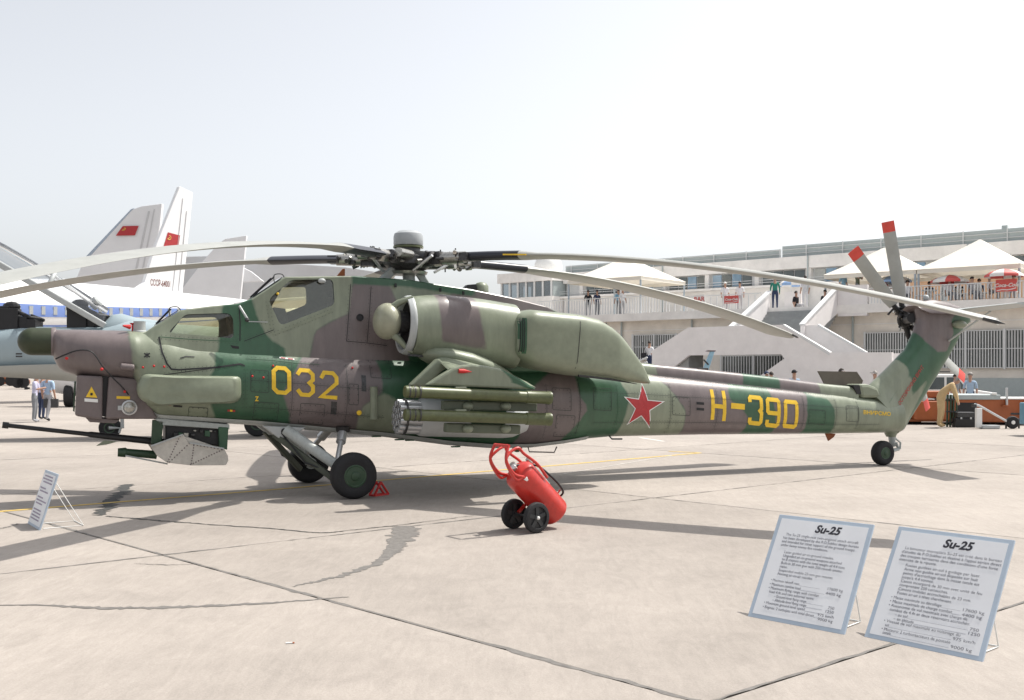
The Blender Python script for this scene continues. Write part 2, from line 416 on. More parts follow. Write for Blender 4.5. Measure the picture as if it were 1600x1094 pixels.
# camouflage areas on the port side
c_light = [L2(p, .62) for p in (
    [(203, 500), (300, 470), (352, 470), (340, 535), (335, 580), (325, 592), (332, 640), (345, 664), (222, 664), (212, 590), (203, 560)],
    [(395, 470), (405, 498), (416, 523), (428, 534), (446, 544), (448, 554), (463, 566), (484, 544), (494, 517), (519, 502), (547, 490), (553, 480), (553, 425), (420, 425)],
    [(567, 634), (596, 614), (618, 622), (622, 684), (560, 684), (558, 655)],
    [(608, 443), (622, 470), (640, 480), (700, 470), (720, 449), (640, 440)],
    [(985, 560), (1022, 566), (1030, 580), (1055, 605), (1065, 620), (1080, 642), (1081, 690), (974, 690), (983, 650), (990, 620), (978, 600)],
    [(1276, 590), (1440, 590), (1440, 690), (1322, 690), (1320, 640), (1312, 624), (1290, 620), (1280, 612)],
)]
c_brown = [L2(p, .62) for p in (
    [(70, 505), (200, 505), (206, 545), (212, 592), (212, 604), (70, 604)],
    [(484, 544), (494, 517), (519, 502), (547, 490), (553, 443), (612, 446), (621, 469), (617, 520), (606, 541), (588, 554), (596, 582), (596, 614), (567, 634), (560, 654), (564, 690), (463, 690), (454, 650), (442, 614), (468, 568)],
    [(859, 584), (899, 570), (904, 592), (905, 618), (921, 638), (902, 664), (888, 684), (880, 705), (806, 705), (819, 664), (813, 621), (839, 600)],
    [(1022, 566), (1025, 577), (1055, 605), (1065, 620), (1080, 642), (1081, 690), (1177, 690), (1182, 655), (1172, 640), (1152, 625), (1151, 612), (1163, 590), (1166, 570)],
    [(1217, 575), (1217, 592), (1219, 612), (1224, 640), (1227, 665), (1227, 690), (1275, 690), (1276, 637), (1279, 615), (1262, 600), (1262, 585)],
    [(720, 448), (700, 462), (800, 480), (830, 470), (760, 445)],
)]
def pl(pts, o): return sorted(L2(pts, o))
def ip(line, s): return np.interp(s, [p[0] for p in line], [p[1] for p in line])
topL = pl([(84, 514), (110, 514), (150, 515), (200, 516), (235, 516), (262, 522), (300, 532), (380, 540), (450, 544), (540, 549), (620, 552), (700, 555), (800, 562), (880, 570), (940, 575), (1000, 581), (1100, 592), (1200, 603), (1300, 614), (1398, 626)], .25)
botL = pl([(84, 560), (90, 574), (100, 581), (118, 587), (150, 591), (210, 597), (217, 620), (228, 643), (246, 655), (300, 658), (400, 664), (500, 673), (600, 682), (700, 695), (770, 700), (830, 699), (880, 693), (915, 687), (960, 683), (1100, 680), (1300, 678.5), (1398, 677)], .22)
widL = sorted((hp(a, 570, 0).x, b) for a, b in [(84, .20), (95, .30), (120, .37), (160, .43), (210, .50), (260, .57), (400, .63), (600, .68), (800, .68), (880, .62), (930, .53), (980, .47), (1100, .42), (1300, .34), (1398, .29)])
def section(s, n=56, ex=2.5, kz=.5):
    zt, zb, w_ = ip(topL, s), ip(botL, s), ip(widL, s)
    zc = zb + (zt - zb) * kz; out = []
    for j in range(n):
        t = 2 * math.pi * j / n; c, q = math.cos(t), math.sin(t)
        y = w_ * math.copysign(abs(c) ** (2 / ex), c)
        z = zc + (zt - zc if q > 0 else zc - zb) * math.copysign(abs(q) ** (2 / ex), q)
        out.append(Vector((s, y, z)))
    return out
s0, s1 = hp(84, 534, 0).x, hp(1398, 650, 0).x
ST = np.concatenate([np.linspace(s0, s0 + 1.6, 46), np.linspace(s0 + 1.6, s1, 170)[1:]])
body = MB().rings([section(float(s)) for s in ST]).build('fuselage', 'camo', H, smooth=50)
paint(body.data, c_light, c_brown)
bvh = BVHTree.FromPolygons([v.co for v in body.data.vertices], [tuple(p.vertices) for p in body.data.polygons])
belly = MB()                                     # pale keel strip
rows = []
for s in np.linspace(hp(232, 640, 0).x, hp(905, 690, 0).x, 70):
    w_ = ip(widL, s); zb = ip(botL, s)
    rows.append([Vector((s, w_ * t, zb - .012 + .05 * abs(t / .62) ** 3 + (.0 if abs(t) < .6 else .03))) for t in np.linspace(-.62, .62, 13)])
belly.rings(rows, False, False, False)
belly.build('keel', 'belly_grey', H, smooth=60)

# --- crew section and engine deck above the shoulder
upT = pl([(205, 524), (228, 519), (243, 509), (284, 484), (330, 478), (374, 474), (396, 466), (447, 432), (556, 431), (640, 437), (740, 452), (800, 464), (860, 478), (900, 496), (930, 530), (950, 565)], .40)
wB = sorted((hp(a, 520, .4).x, b) for a, b in [(205, .36), (245, .45), (380, .47), (560, .48), (640, .47), (800, .42), (950, .25)])
wT = sorted((hp(a, 520, .4).x, b) for a, b in [(205, .24), (245, .33), (380, .365), (450, .375), (560, .39), (640, .40), (800, .34), (950, .12)])
kink = [p[0] for p in upT]
US = sorted(set([round(float(x), 4) for x in np.linspace(kink[0], kink[-1], 110)] + [round(k, 4) for k in kink]))
def usec(s):
    zt = ip(upT, s); zb = min(ip(topL, s) - .22, zt - .05); b, t = ip(wB, s), ip(wT, s); out = []
    for k in range(13):
        f_ = k / 12; out.append(Vector((s, b + (t - b) * f_ ** 1.25, zb + (zt - .018 - zb) * f_)))
    out += [Vector((s, t - .012, zt - .005)), Vector((s, t - .03, zt))]
    out += [Vector((s, 0, zt + .006))]
    return out + [Vector((p.x, -p.y, p.z)) for p in reversed(out[:-1])]
deck = MB().rings([usec(s) for s in US]).build('crew_section', ['camo'], H, smooth=32)
def prism_px(pts, o, y0, y1, matn):
    P = [hp(a, b, o) for a, b in pts]
    mb = MB().prism([(p.x, y0, p.z) for p in P], (0, y1 - y0, 0)); return mb.build('cutter', matn, H)
cav = [prism_px([(262, 530), (289, 492), (372, 482), (374, 550), (262, 550)], .4, -.31, .31, 'interior'),
       prism_px([(425, 486), (452, 438), (545, 437), (545, 548), (425, 548)], .4, -.32, .32, 'interior')]
def rounded(pts, r, n=5):
    out = []; k = len(pts)
    for i in range(k):
        p = Vector(pts[i]).to_2d(); a = Vector(pts[i - 1]).to_2d(); b = Vector(pts[(i + 1) % k]).to_2d()
        da, db = (a - p), (b - p); ra = min(r, da.length * .45); rb = min(r, db.length * .45)
        A = p + da.normalized() * ra; B = p + db.normalized() * rb
        for j in range(n + 1):
            t = j / n; out.append(tuple(A * (1 - t) ** 2 + p * 2 * t * (1 - t) + B * t * t))
    return out
WIN_F = rounded([(263, 520), (290, 491), (358, 489), (365, 497), (365, 529)], 7)
WIN_R = rounded([(420, 468), (455, 437), (521, 436), (523, 476), (438, 509)], 8)
def shrink(pts, k, dx, dy):
    cx, cy = sum(p[0] for p in pts) / len(pts), sum(p[1] for p in pts) / len(pts)
    return [(cx + (x - cx) * k + dx, cy + (y - cy) * k + dy) for x, y in pts]
wins = [prism_px(WIN_F, .42, -1.2, -.1, 'interior'), prism_px(WIN_R, .42, -1.2, -.1, 'interior'), prism_px(shrink(WIN_F, .84, -6, 0), .42, .1, 1.2, 'interior'), prism_px(shrink(WIN_R, .72, -12, -2), .42, .1, 1.2, 'interior')]
boolean_cut(deck, cav + wins)
deck.data.polygons.foreach_set('use_smooth', [True] * len(deck.data.polygons)); deck.data.set_sharp_from_angle(angle=R(30))
d_light = [L2(p, .5) for p in ([(203, 500), (300, 470), (352, 470), (346, 500), (340, 560), (203, 560)], [(395, 462), (405, 498), (416, 523), (428, 534), (446, 544), (448, 560), (484, 560), (494, 517), (519, 502), (547, 490), (553, 480), (553, 425), (420, 425)], [(608, 443), (622, 470), (640, 500), (700, 480), (712, 453), (640, 444)])]
d_brown = [L2(p, .5) for p in ([(484, 560), (494, 517), (519, 502), (547, 490), (553, 443), (612, 446), (621, 469), (640, 500), (640, 570), (484, 570)], [(700, 440), (712, 453), (700, 480), (820, 520), (960, 590), (960, 540), (840, 460), (770, 440)])]
paint(deck.data, d_light, d_brown, [L2([(554, 420), (555, 442), (640, 448.5), (720, 460), (745, 463), (745, 440), (640, 425)], .42)])
dbvh = BVHTree.FromPolygons([v.co for v in deck.data.vertices], [tuple(p.vertices) for p in deck.data.polygons])
def side_y(s, z, tree=None, off=.006, port=True):
    d = Vector((0, 1 if port else -1, 0)); o_ = Vector((s, -6 if port else 6, z))
    best = None
    for tr in ([tree] if tree else [bvh, dbvh]):
        h = tr.ray_cast(o_, d)
        if h[0] is not None and (best is None or abs(h[0].y) > abs(best[0].y)): best = h
    if best is None: return None
    nrm = best[1] if best[1].dot(d) < 0 else -best[1]
    return best[0] + nrm * off
def stroke2(pts, width, closed=False):
    """2-D polyline -> quads with mitred joints"""
    P = [Vector(p).to_2d() for p in pts]; n = len(P); L = []
    for i in range(n):
        a = P[i - 1] if (i > 0 or closed) else None; b = P[(i + 1) % n] if (i < n - 1 or closed) else None
        d1 = (P[i] - a).normalized() if a is not None else (b - P[i]).normalized()
        d2 = (b - P[i]).normalized() if b is not None else d1
        n1, n2 = Vector((-d1.y, d1.x)), Vector((-d2.y, d2.x)); m = (n1 + n2)
        m = m.normalized() if m.length > 1e-6 else n1
        k = min(2.0, 1 / max(.35, m.dot(n1))); L.append((P[i] + m * width / 2 * k, P[i] - m * width / 2 * k))
    return [(L[i][0], L[(i + 1) % n][0], L[(i + 1) % n][1], L[i][1]) for i in range(n if closed else n - 1)]
def decal(name, quads, matn, parent, tree=None, off=.006, sub=4, port=True):
    """flat paint laid on the side of the aircraft: quads in metres (along, up)"""
    mb = MB()
    for q in quads:
        a, b, c, d = [Vector(p) for p in q]; G = []
        for i in range(sub + 1):
            for j in range(3):
                u_, v_ = i / sub, j / 2; p = (a * (1 - u_) + b * u_) * (1 - v_) + (d * (1 - u_) + c * u_) * v_
                G.append(side_y(p.x, p.y, tree, off, port))
        if any(g is None for g in G): continue
        mb.add(G, [(i * 3 + j, i * 3 + j + 1, i * 3 + j + 4, i * 3 + j + 3) for i in range(sub) for j in range(2)])
    return mb.build(name, matn, parent) if mb.v else None
def pxq(pts, o=.62): return [tuple(hp(a, b, o).xz) for a, b in pts]
def px_stroke(name, pts, width, matn, parent=None, o=.62, tree=None, off=.007, closed=False, sub=4):
    return decal(name, stroke2(pxq(pts, o), width, closed), matn, parent or H, tree, off, sub)
# numbers and star
GL = {'0': ([(0, .15), (.25, 0), (.75, 0), (1, .15), (1, .85), (.75, 1), (.25, 1), (0, .85)], True),
      '3': ([(0, .20), (.22, 0), (.75, 0), (1, .15), (1, .37), (.78, .5), (1, .63), (1, .85), (.75, 1), (.25, 1), (0, .80)], False),
      '2': ([(0, .24), (.22, 0), (.78, 0), (1, .16), (1, .40), (.02, .99), (1.04, .99)], False),
      'b0': ([(0, .06), (.08, 0), (.92, 0), (1, .06), (1, .94), (.92, 1), (.08, 1), (0, .94)], True),
      'b3': ([(0, .20), (0, .06), (.1, 0), (.9, 0), (1, .06), (1, .42), (.86, .5), (1, .58), (1, .94), (.9, 1), (.1, 1), (0, .94), (0, .80)], False),
      'b9': ([(1, .52), (.1, .52), (0, .46), (0, .06), (.1, 0), (.9, 0), (1, .06), (1, .94), (.9, 1), (.1, 1), (0, .94), (0, .80)], False)}
def glyph(g, x0, y0, w_, h_, slope, wid, o, name='number_marking'):
    pts, cl = GL[g]
    q = [(x0 + u_ * w_ + (v_ - .5) * 0, y0 + slope * u_ * w_ + v_ * h_) for u_, v_ in pts]
    decal(name, stroke2(pxq(q, o), wid, cl), 'yellow_paint', H, bvh, .007)
glyph('0', 428, 574.5, 24, 38, .08, .058, .64); glyph('3', 465, 578, 24, 38, .08, .058, .65); glyph('2', 502, 582, 24, 38, .08, .058, .66)
for pts in ([(1115, 609), (1114.5, 656)], [(1133.5, 611), (1133, 658)], [(1114, 634), (1134, 636)]): px_stroke('letter_marking', pts, .075, 'yellow_paint', o=.44, tree=bvh, off=.007 if pts[0][0] != 1114 else .0085)
px_stroke('dash_marking', [(1143, 634), (1165, 636)], .10, 'yellow_paint', o=.43, tree=bvh)
glyph('b3', 1173, 620.5, 18, 40, .10, .075, .42); glyph('b9', 1200.5, 624, 18, 40, .10, .075, .41); glyph('b0', 1228.5, 627.5, 18, 38, .10, .075, .40)
cs = hp(1007, 636, .5)
outer = pxq([(1006, 601), (1037, 628), (1019, 667), (983, 662), (976, 621)], .48)
cen = Vector((sum(p[0] for p in outer) / 5, sum(p[1] for p in outer) / 5))
def star_quads(k):
    out = [cen + (Vector(p) - cen) * k for p in outer]
    inn = []
    for i in range(5):
        mid = (out[i] + out[(i + 1) % 5]) / 2; inn.append(cen + (mid - cen) * .472)
    return [(cen, inn[i - 1], out[i], inn[i]) for i in range(5)]
decal('star_border', star_quads(1.09), 'white_paint', H, bvh, .006); decal('star_marking', star_quads(.96), 'star_red', H, bvh, .0095)

# --- nose
rc = hp(84, 534, 0); rr = (hp(84, 513, 0).z - hp(84, 556, 0).z) / 2
tip = hp(27, 534, 0).x
prof = [(rr * math.sin(t), tip - 0 + rr * 1.0 * (1 - math.cos(t))) for t in np.linspace(.02, math.pi / 2, 10)] + [(rr, rc.x - .02)]
mat('radome', (.028, .038, .016), .5)
rad = MB().lathe([(a, b - rc.x) for a, b in prof], (rc.x, 0, rc.z), (1, 0, 0), 32).build('nose_radome', 'radome', H, smooth=50)
MB().lathe([(rr * 1.015, -.03), (rr * 1.03, -.02), (rr * 1.03, .02), (rr * 1.0, .03)], (rc.x, 0, rc.z), (1, 0, 0), 32).build('radome_ring', 'brown', rad, smooth=40)
def chunky(name, pts, o, y0, y1, matn, bevel=.02, parent=None):
    P = [hp(a, b, o) for a, b in pts]
    return MB().prism([(p.x, y0, p.z) for p in P], (0, y1 - y0, 0)).build(name, matn, parent or H, bevel=bevel)
sb1 = chunky('sensor_turret', [(120, 586), (161, 588), (160, 657), (117, 650)], .34, -.34, .34, 'brown', .03)
sb2 = chunky('sensor_housing', [(170, 588), (216, 592), (246, 655), (165, 655)], .36, -.36, .36, 'brown', .03)
chunky('turret_recess', [(160, 588), (171, 588), (167, 652), (158, 650)], .2, -.26, .26, 'black', 0)
chunky('turret_base', [(133, 652), (188, 656), (180, 662), (140, 660)], .3, -.26, .26, 'brown', .01)
chunky('turret_window', [(116, 596), (119, 596), (116.5, 644), (114, 642)], .2, -.25, .25, 'wheel_green', .004)
def flat_px(name, pts, o, matn, parent, off=.006):
    P = [hp(a, b, o) for a, b in pts]
    return MB().prism([(p.x, -o - off, p.z) for p in P], (0, off * .8, 0)).build(name, matn, parent)
tri = flat_px('warning_triangle', [(143, 604), (152, 621.5), (134, 620.5)], .34, 'yellow_paint', sb1)
flat_px('warning_sun', rounded([(141, 614), (145, 614), (145, 618), (141, 618)], 2), .347, 'black', sb1)
flat_px('warning_plate', [(132, 622.5), (153, 624), (153, 629), (132, 627.5)], .34, 'white_paint', sb1)
flat_px('yellow_plate', [(182, 619), (203, 619.5), (203, 624), (182, 623)], .36, 'yellow_paint', sb2)
lc = hp(202, 637, .36)
MB().lathe([(.105, 0), (.105, .03), (.085, .035), (.08, .01)], lc, (0, -1, 0), 28).build('lamp_ring', 'aluminium', sb2, smooth=40)
MB().lathe([(.082, .012), (.06, .025), (.0, .034)], lc, (0, -1, 0), 24).build('lamp_glass', 'steel', sb2, smooth=60)
flat_px('lamp_bracket', [(184, 634), (193, 634), (193, 641), (184, 641)], .36, 'light_grey', sb2, .02)
# cable slung round the nose, red plugs
cab = [hp(a, b, o) for a, b, o in ((87, 561, .36), (100, 555, .42), (116, 549, .46), (132, 547, .48), (146, 552, .5), (160, 572, .48), (176, 590, .44), (190, 604, .42), (201, 617, .40))]
MB().tube(bezier(cab, 6), .011, 6).build('cable', 'black', H)
for a, b, o in ((104, 560, .44), (159, 577, .5), (195, 612, .41)):
    q = hp(a, b, o); MB().ball(q, .022, 8).build('red_plug', 'cover_red', H, smooth=60)
for a, b in ((224, 574), (241, 572), (257, 573), (394, 588), (411, 590), (427, 572), (551, 575)):
    q = hp(a, b, .6); q = side_y(q.x, q.z, None, .004) or q; MB().ball(q, .017, 8).build('red_plug', 'cover_red', H, smooth=60)
q = hp(199, 574, .5)
MB().tube([hp(188, 573, .51), hp(210, 575, .53)], .05, 12).build('blister', 'brown', H, smooth=50, bevel=.02)
q = hp(206, 526, .15); MB().lathe([(.10, -.05), (.11, 0), (.10, .04), (.085, .05), (.08, .16), (.085, .18)], hp(218, 522, .12), (0, 0, 1), 16).build('air_data_sensor', 'light_grey', H, smooth=40)
MB().lathe([(.03, 0), (.012, .02), (.012, .1), (.045, .13)], hp(207, 519, .1), (0, 0, 1), 10).build('sensor_cover', 'cover_red', H)
MB().tube([hp(192, 509, .3), hp(203, 511, .25)], [.012, .035], 8).build('sensor_cover', 'cover_red', H)
# side fairings
for sgn in (1, -1):
    P = [hp(a, b, .62) for a, b in rounded([(213, 604), (224, 584), (275, 587), (376, 588), (376, 622), (366, 630), (280, 632), (240, 635), (218, 624)], 9, 4)]
    def fr(y, k): 
        c = Vector((sum(p.x for p in P) / len(P), 0, sum(p.z for p in P) / len(P)))
        return [Vector((c.x + (p.x - c.x) * k, y * -sgn, c.z + (p.z - c.z) * k)) for p in P]
    o_ = MB().rings([fr(.40, 1), fr(.68, 1), fr(.74, .95), fr(.77, .86)]).build('side_fairing', 'pale_green', H, smooth=35)
for x_, y_ in ((262, 630), (363, 640)):
    flat = [(x_ - 5, y_ - 1.5), (x_ + 6, y_ - .5), (x_ + 6, y_ + 2.5), (x_ - 5, y_ + 1.5)]
    decal('stencil', [pxq([(x_ - 6, y_), (x_ - 2, y_ + .3), (x_ - 2, y_ + 3.3), (x_ - 6, y_ + 3)])], 'star_red', H, bvh)
    decal('stencil', [pxq([(x_ - 2, y_ + .3), (x_ + 2, y_ + .6), (x_ + 2, y_ + 3.6), (x_ - 2, y_ + 3.3)])], 'yellow_paint', H, bvh)
    decal('stencil', [pxq([(x_ + 2, y_ + .6), (x_ + 6, y_ + .9), (x_ + 6, y_ + 3.9), (x_ + 2, y_ + 3.6)])], 'star_red', H, bvh)
decal('stencil', [pxq([(272, 633), (286, 634), (286, 637), (272, 636)])], 'black', H, bvh)
# seams, doors, vents
mat('seam_dark', (.035, .045, .04), .6)
def rivets(name, pts, o, tree, gap=.055, side=.025, size=.0085):
    P = [Vector(q) for q in pxq(pts, o)]; mb = MB()
    for a, b in zip(P[:-1], P[1:]):
        d = (b - a); ln_ = d.length; d.normalize(); n_ = Vector((-d.y, d.x)); k = max(1, int(ln_ / gap))
        for i in range(k):
            for sd in (1, -1):
                c = a + d * (i + .5) * ln_ / k + n_ * side * sd
                q = [side_y(c.x + dx * size / 2, c.y + dz * size / 2, tree, .0055) for dx, dz in ((-1, -1), (1, -1), (1, 1), (-1, 1))]
                if all(v is not None for v in q): mb.add(q, [(0, 1, 2, 3)])
    if mb.v:
        r_ = mb.build(name, 'seam_dark', H); r_['kind'] = 'stuff'
def seam(pts, wd=.012, m='black', o=.6, tree=None, riv=True):
    px_stroke('panel_seam', pts, wd, m, o=o, tree=tree, off=.006)
    if riv: rivets('rivet_row', pts, o, tree)
def hatch(x0, y0, x1, y1, o, sl=.08, tree=None):
    pts = [(x0, y0), (x1, y0 + sl * (x1 - x0)), (x1, y1 + sl * (x1 - x0)), (x0, y1)]
    px_stroke('hatch_outline', rounded(pts, 2.5, 3), .0075, 'seam_dark', o=o, tree=tree, off=.006, closed=True, sub=2)
    rivets('hatch_fasteners', [((a[0] - (x0 + x1) / 2) * .86 + (x0 + x1) / 2, (a[1] - (y0 + y1) / 2) * .84 + (y0 + y1) / 2) for a in pts + pts[:1]], o, tree, .07, 0.0, .011)
seam([(250, 526), (254, 550), (261, 568), (268, 577), (280, 578), (340, 574), (376, 569), (383, 572)], .022)
seam([(250, 526), (300, 530), (376, 534)], .010, 'dark_green'); seam([(255, 586), (300, 580), (345, 574)], .012)
seam([(376, 480), (377, 505), (376, 533)], .016, o=.52); seam([(384, 575), (383, 600), (383, 640)], .008, 'dark_green')
seam([(551, 443), (547, 490), (543, 533), (576, 536), (606, 540)], .009, o=.52); seam([(583, 447), (579, 495), (575, 535)], .009, o=.52)
seam([(428, 522), (470, 506), (523, 484)], .035, 'pale_green', o=.52); seam([(420, 468), (428, 522)], .02, 'pale_green', o=.52)
seam([(388, 502), (420, 503)], .012, 'light_grey', o=.52); seam([(383, 533), (430, 515)], .01, 'black', o=.54)
seam([(385, 560), (430, 563), (462, 567), (500, 570)], .007, 'dark_green'); seam([(905, 592), (906, 640), (903, 690)], .009, 'black', o=.6)
seam([(964, 600), (965, 640), (962, 682)], .008, 'dark_green', o=.5); seam([(1025, 586), (1100, 595), (1200, 606), (1300, 617)], .012, 'black', o=.25)
seam([(700, 696), (764, 700), (830, 698), (895, 690)], .01, 'dark_green', .45)
for x_, y0_, y1_ in ((455, 566, 662), (540, 570, 672), (640, 620, 684), (735, 640, 696), (790, 640, 697), (850, 600, 694), (1046, 592, 678), (1120, 600, 678), (1196, 606, 678), (1258, 612, 678), (1310, 618, 677), (1345, 622, 677)):
    seam([(x_, y0_), (x_, (y0_ + y1_) / 2), (x_ - 1, y1_)], .006, 'seam_dark', .55 if x_ < 900 else .4, bvh)
for y_ in (598, 640): seam([(390, y_ - 4), (450, y_), (520, y_ + 6), (600, y_ + 12)], .005, 'seam_dark', .62, bvh)
for y_ in (612, 660): seam([(920, y_), (1000, y_ + (4 if y_ < 620 else -1)), (1150, y_ + (13 if y_ < 620 else 1)), (1380, y_ + (30 if y_ < 620 else 4))], .005, 'seam_dark', .4, bvh)
for hx0, hy0, hx1, hy1, ho in ((392, 578, 420, 612, .63), (398, 628, 436, 656, .62), (470, 630, 508, 662, .64), (545, 600, 560, 632, .66), (580, 560, 612, 590, .66), (862, 606, 892, 640, .62), (868, 648, 898, 682, .6), (925, 606, 955, 640, .52), (1050, 620, 1078, 648, .43), (1264, 640, 1290, 662, .36), (1322, 634, 1342, 658, .33), (296, 636, 326, 652, .58), (230, 606, 232, 630, .55)):
    hatch(hx0, hy0, hx1, hy1, ho, .06, bvh)
for a, b, w_, h_ in ((564, 496, 5, 5),):
    q = hp(a, b, .5); q = side_y(q.x, q.z, dbvh, .004); MB().lathe([(.055, 0), (.055, .012), (.045, .012), (.04, .002)], q, (0, -1, .1), 20).build('vent', 'black', H)
decal('grille', [pxq([(564, 586), (571, 587), (571, 612), (564, 611)])], 'dark_metal', H, bvh); decal('grille', [pxq([(517, 627), (526, 628), (526, 648), (517, 647)])], 'dark_metal', H, bvh)
decal('grille', [pxq([(1089, 628), (1101, 629), (1101, 633), (1089, 632)], .45)], 'black', H, bvh); decal('grille', [pxq([(1089, 637), (1101, 638), (1101, 642), (1089, 641)], .45)], 'black', H, bvh)
decal('handle_slot', [pxq([(362, 539), (376, 541), (376, 545), (366, 544)])], 'black', H)
px_stroke('door_handle', [(282, 560), (292, 557), (305, 558)], .014, 'dark_metal'); px_stroke('maintenance_mark', [(439, 559), (462, 562)], .022, 'white_paint')
px_stroke('maintenance_mark', [(441, 559.3), (448, 560.2)], .014, 'star_red', off=.009); px_stroke('maintenance_mark', [(452, 560.8), (460, 561.8)], .014, 'star_red', off=.009)
px_stroke('stencil_number', [(399, 620), (403, 620), (400, 626), (404, 626)], .014, 'yellow_paint')
px_stroke('stencil_number', [(319, 609), (322, 606), (322, 612)], .012, 'yellow_paint', o=.78) 
px_stroke('stencil_emblem', [(226, 552), (235, 558)], .02, 'black'); px_stroke('stencil_emblem', [(226, 558), (235, 552)], .02, 'black'); px_stroke('stencil_emblem', [(230.5, 551), (230.5, 559)], .012, 'black')
for a, b in ((562, 645), (583, 648)): 
    q = hp(a, b, .66); q = side_y(q.x, q.z, bvh, .004)
    MB().lathe([(.04, 0), (.035, .02), (.0, .03)], q, (0, -1, 0), 14).build('fuel_cap', 'yellow_paint', H, smooth=50)
q = hp(584, 628, .66); MB().tube([hp(584, 604, .67), hp(584, 655, .64)], .06, 12).build('fairing_rib', 'pale_green', H, smooth=50)
# glass
def pane(name, pts, o, ys, parent):
    P = [hp(a, b, o) for a, b in pts]
    mb = MB(); V_ = []
    for p in P:
        f_ = side_y(p.x, p.z, dbvh, -.02)
        zt = ip(upT, p.x); zb = min(ip(topL, p.x) - .22, zt - .05); k = np.clip((p.z - zb) / (zt - .018 - zb), 0, 1)
        V_.append(Vector((p.x, -ys * (ip(wB, p.x) + (ip(wT, p.x) - ip(wB, p.x)) * k ** 1.25 - .022), p.z)))
    mb.prism(V_, (0, ys * .006, 0)); return mb.build(name, 'cockpit_glass', parent)
for ys in (1, -1):
    pane('side_window', WIN_F, .42, ys, deck); pane('side_window', WIN_R, .42, ys, deck)
mat('windscreen_glass', (.03, .04, .045), .06, spec=.8)
for a, b in (((247, 507), (281, 485.5)), ((399, 464.5), (444, 434))):
    A, B = hp(*a, .4), hp(*b, .4); n_ = Vector((-(B - A).z, 0, (B - A).x)).normalized() * .01
    wa, wb = ip(wT, A.x) - .09, ip(wT, B.x) - .09
    MB().prism([Vector((A.x, -wa, A.z)) + n_, Vector((B.x, -wb, B.z)) + n_, Vector((B.x, wb, B.z)) + n_, Vector((A.x, wa, A.z)) + n_], n_ * 1.2).build('windscreen', 'windscreen_glass', deck)
    c = (A + B) / 2 + n_ * 3
    for y_ in (-.12, .15): MB().tube([Vector((A.x + .03, y_, A.z)) + n_ * 4, Vector((B.x - .08, y_ - .05, B.z)) + n_ * 4], .012, 6).build('wiper', 'black', deck)
    m1 = MB().tube(bezier([Vector((B.x - .12, -wb, B.z - .08)), Vector((B.x - .13, -wb - .02, B.z + .04)), Vector((B.x - .02, -wb - .02, B.z + .06)), Vector((B.x + .03, -wb, B.z))], 5), .008, 6).build('handrail', 'dark_metal', deck)
mat('seat_dark', (.03, .032, .03), .7)
# seats and panels in the cockpits
for (a, b), sc_ in (((338, 547), .9), ((500, 524), 1.0)):
    q = hp(a, b, 0)
    st = MB().box((q.x, 0, q.z - .02), (.42, .46, .14)).box((q.x + .26, 0, q.z + .28 * sc_), (.12, .42, .66 * sc_), Matrix.Rotation(R(-12), 3, 'Y')).box((q.x + .36, 0, q.z + .60 * sc_), (.10, .26, .16))
    st.build('pilot_seat', 'seat_dark', deck, bevel=.03)
for a, b, w_ in (((268, 523), (274, 535), .5), ((428, 480), (446, 512), .6)):
    p0, p1 = hp(*a, .3), hp(*b, .3)
    MB().prism([(p0.x, -.3, p0.z), (p1.x, -.3, p0.z - .02), (p1.x + .06, -.3, p1.z), (p0.x, -.3, p1.z)], (0, .6, 0)).build('instrument_panel', 'interior', deck, bevel=.01)
MB().ball(hp(434, 459, .42), .02, 8).build('cockpit_lamp', 'yellow_paint', deck)
MB().tube([hp(374, 478, .44), hp(382, 491, .5), hp(387, 499, .52)], .018, 8).build('canopy_jack', 'light_grey', deck)
MB().ball(hp(386, 500, .54), .035, 8).build('canopy_hinge', 'dark_metal', deck)
MB().prism([hp(527, 431, .1), hp(536, 420, .1), hp(539, 420, .1), hp(539, 431, .1)], (0, .05, 0)).build('blade_antenna', 'brown_cover', deck)
MB().ball(hp(503, 439, .42), .05, 10, (1.2, .6, .8)).build('mirror', 'light_grey', deck, smooth=60)
for a, b in ((618, 446), (688, 453), (724, 458)): 
    q = hp(a, b, .45); MB().box(q, (.03, .03, .06)).build('latch', 'black', deck)
MB().prism([hp(727, 449, .1), hp(731, 445, .1), hp(744, 444, .1), hp(746, 452, .1)], (0, .12, 0)).build('deck_intake', 'black', deck)
MB().lathe([(.12, -.05), (.12, .05), (.08, .10), (.0, .12)], hp(752, 452, 0), (0, 0, 1), 14).build('deck_blister', 'pale_green', deck, smooth=40)

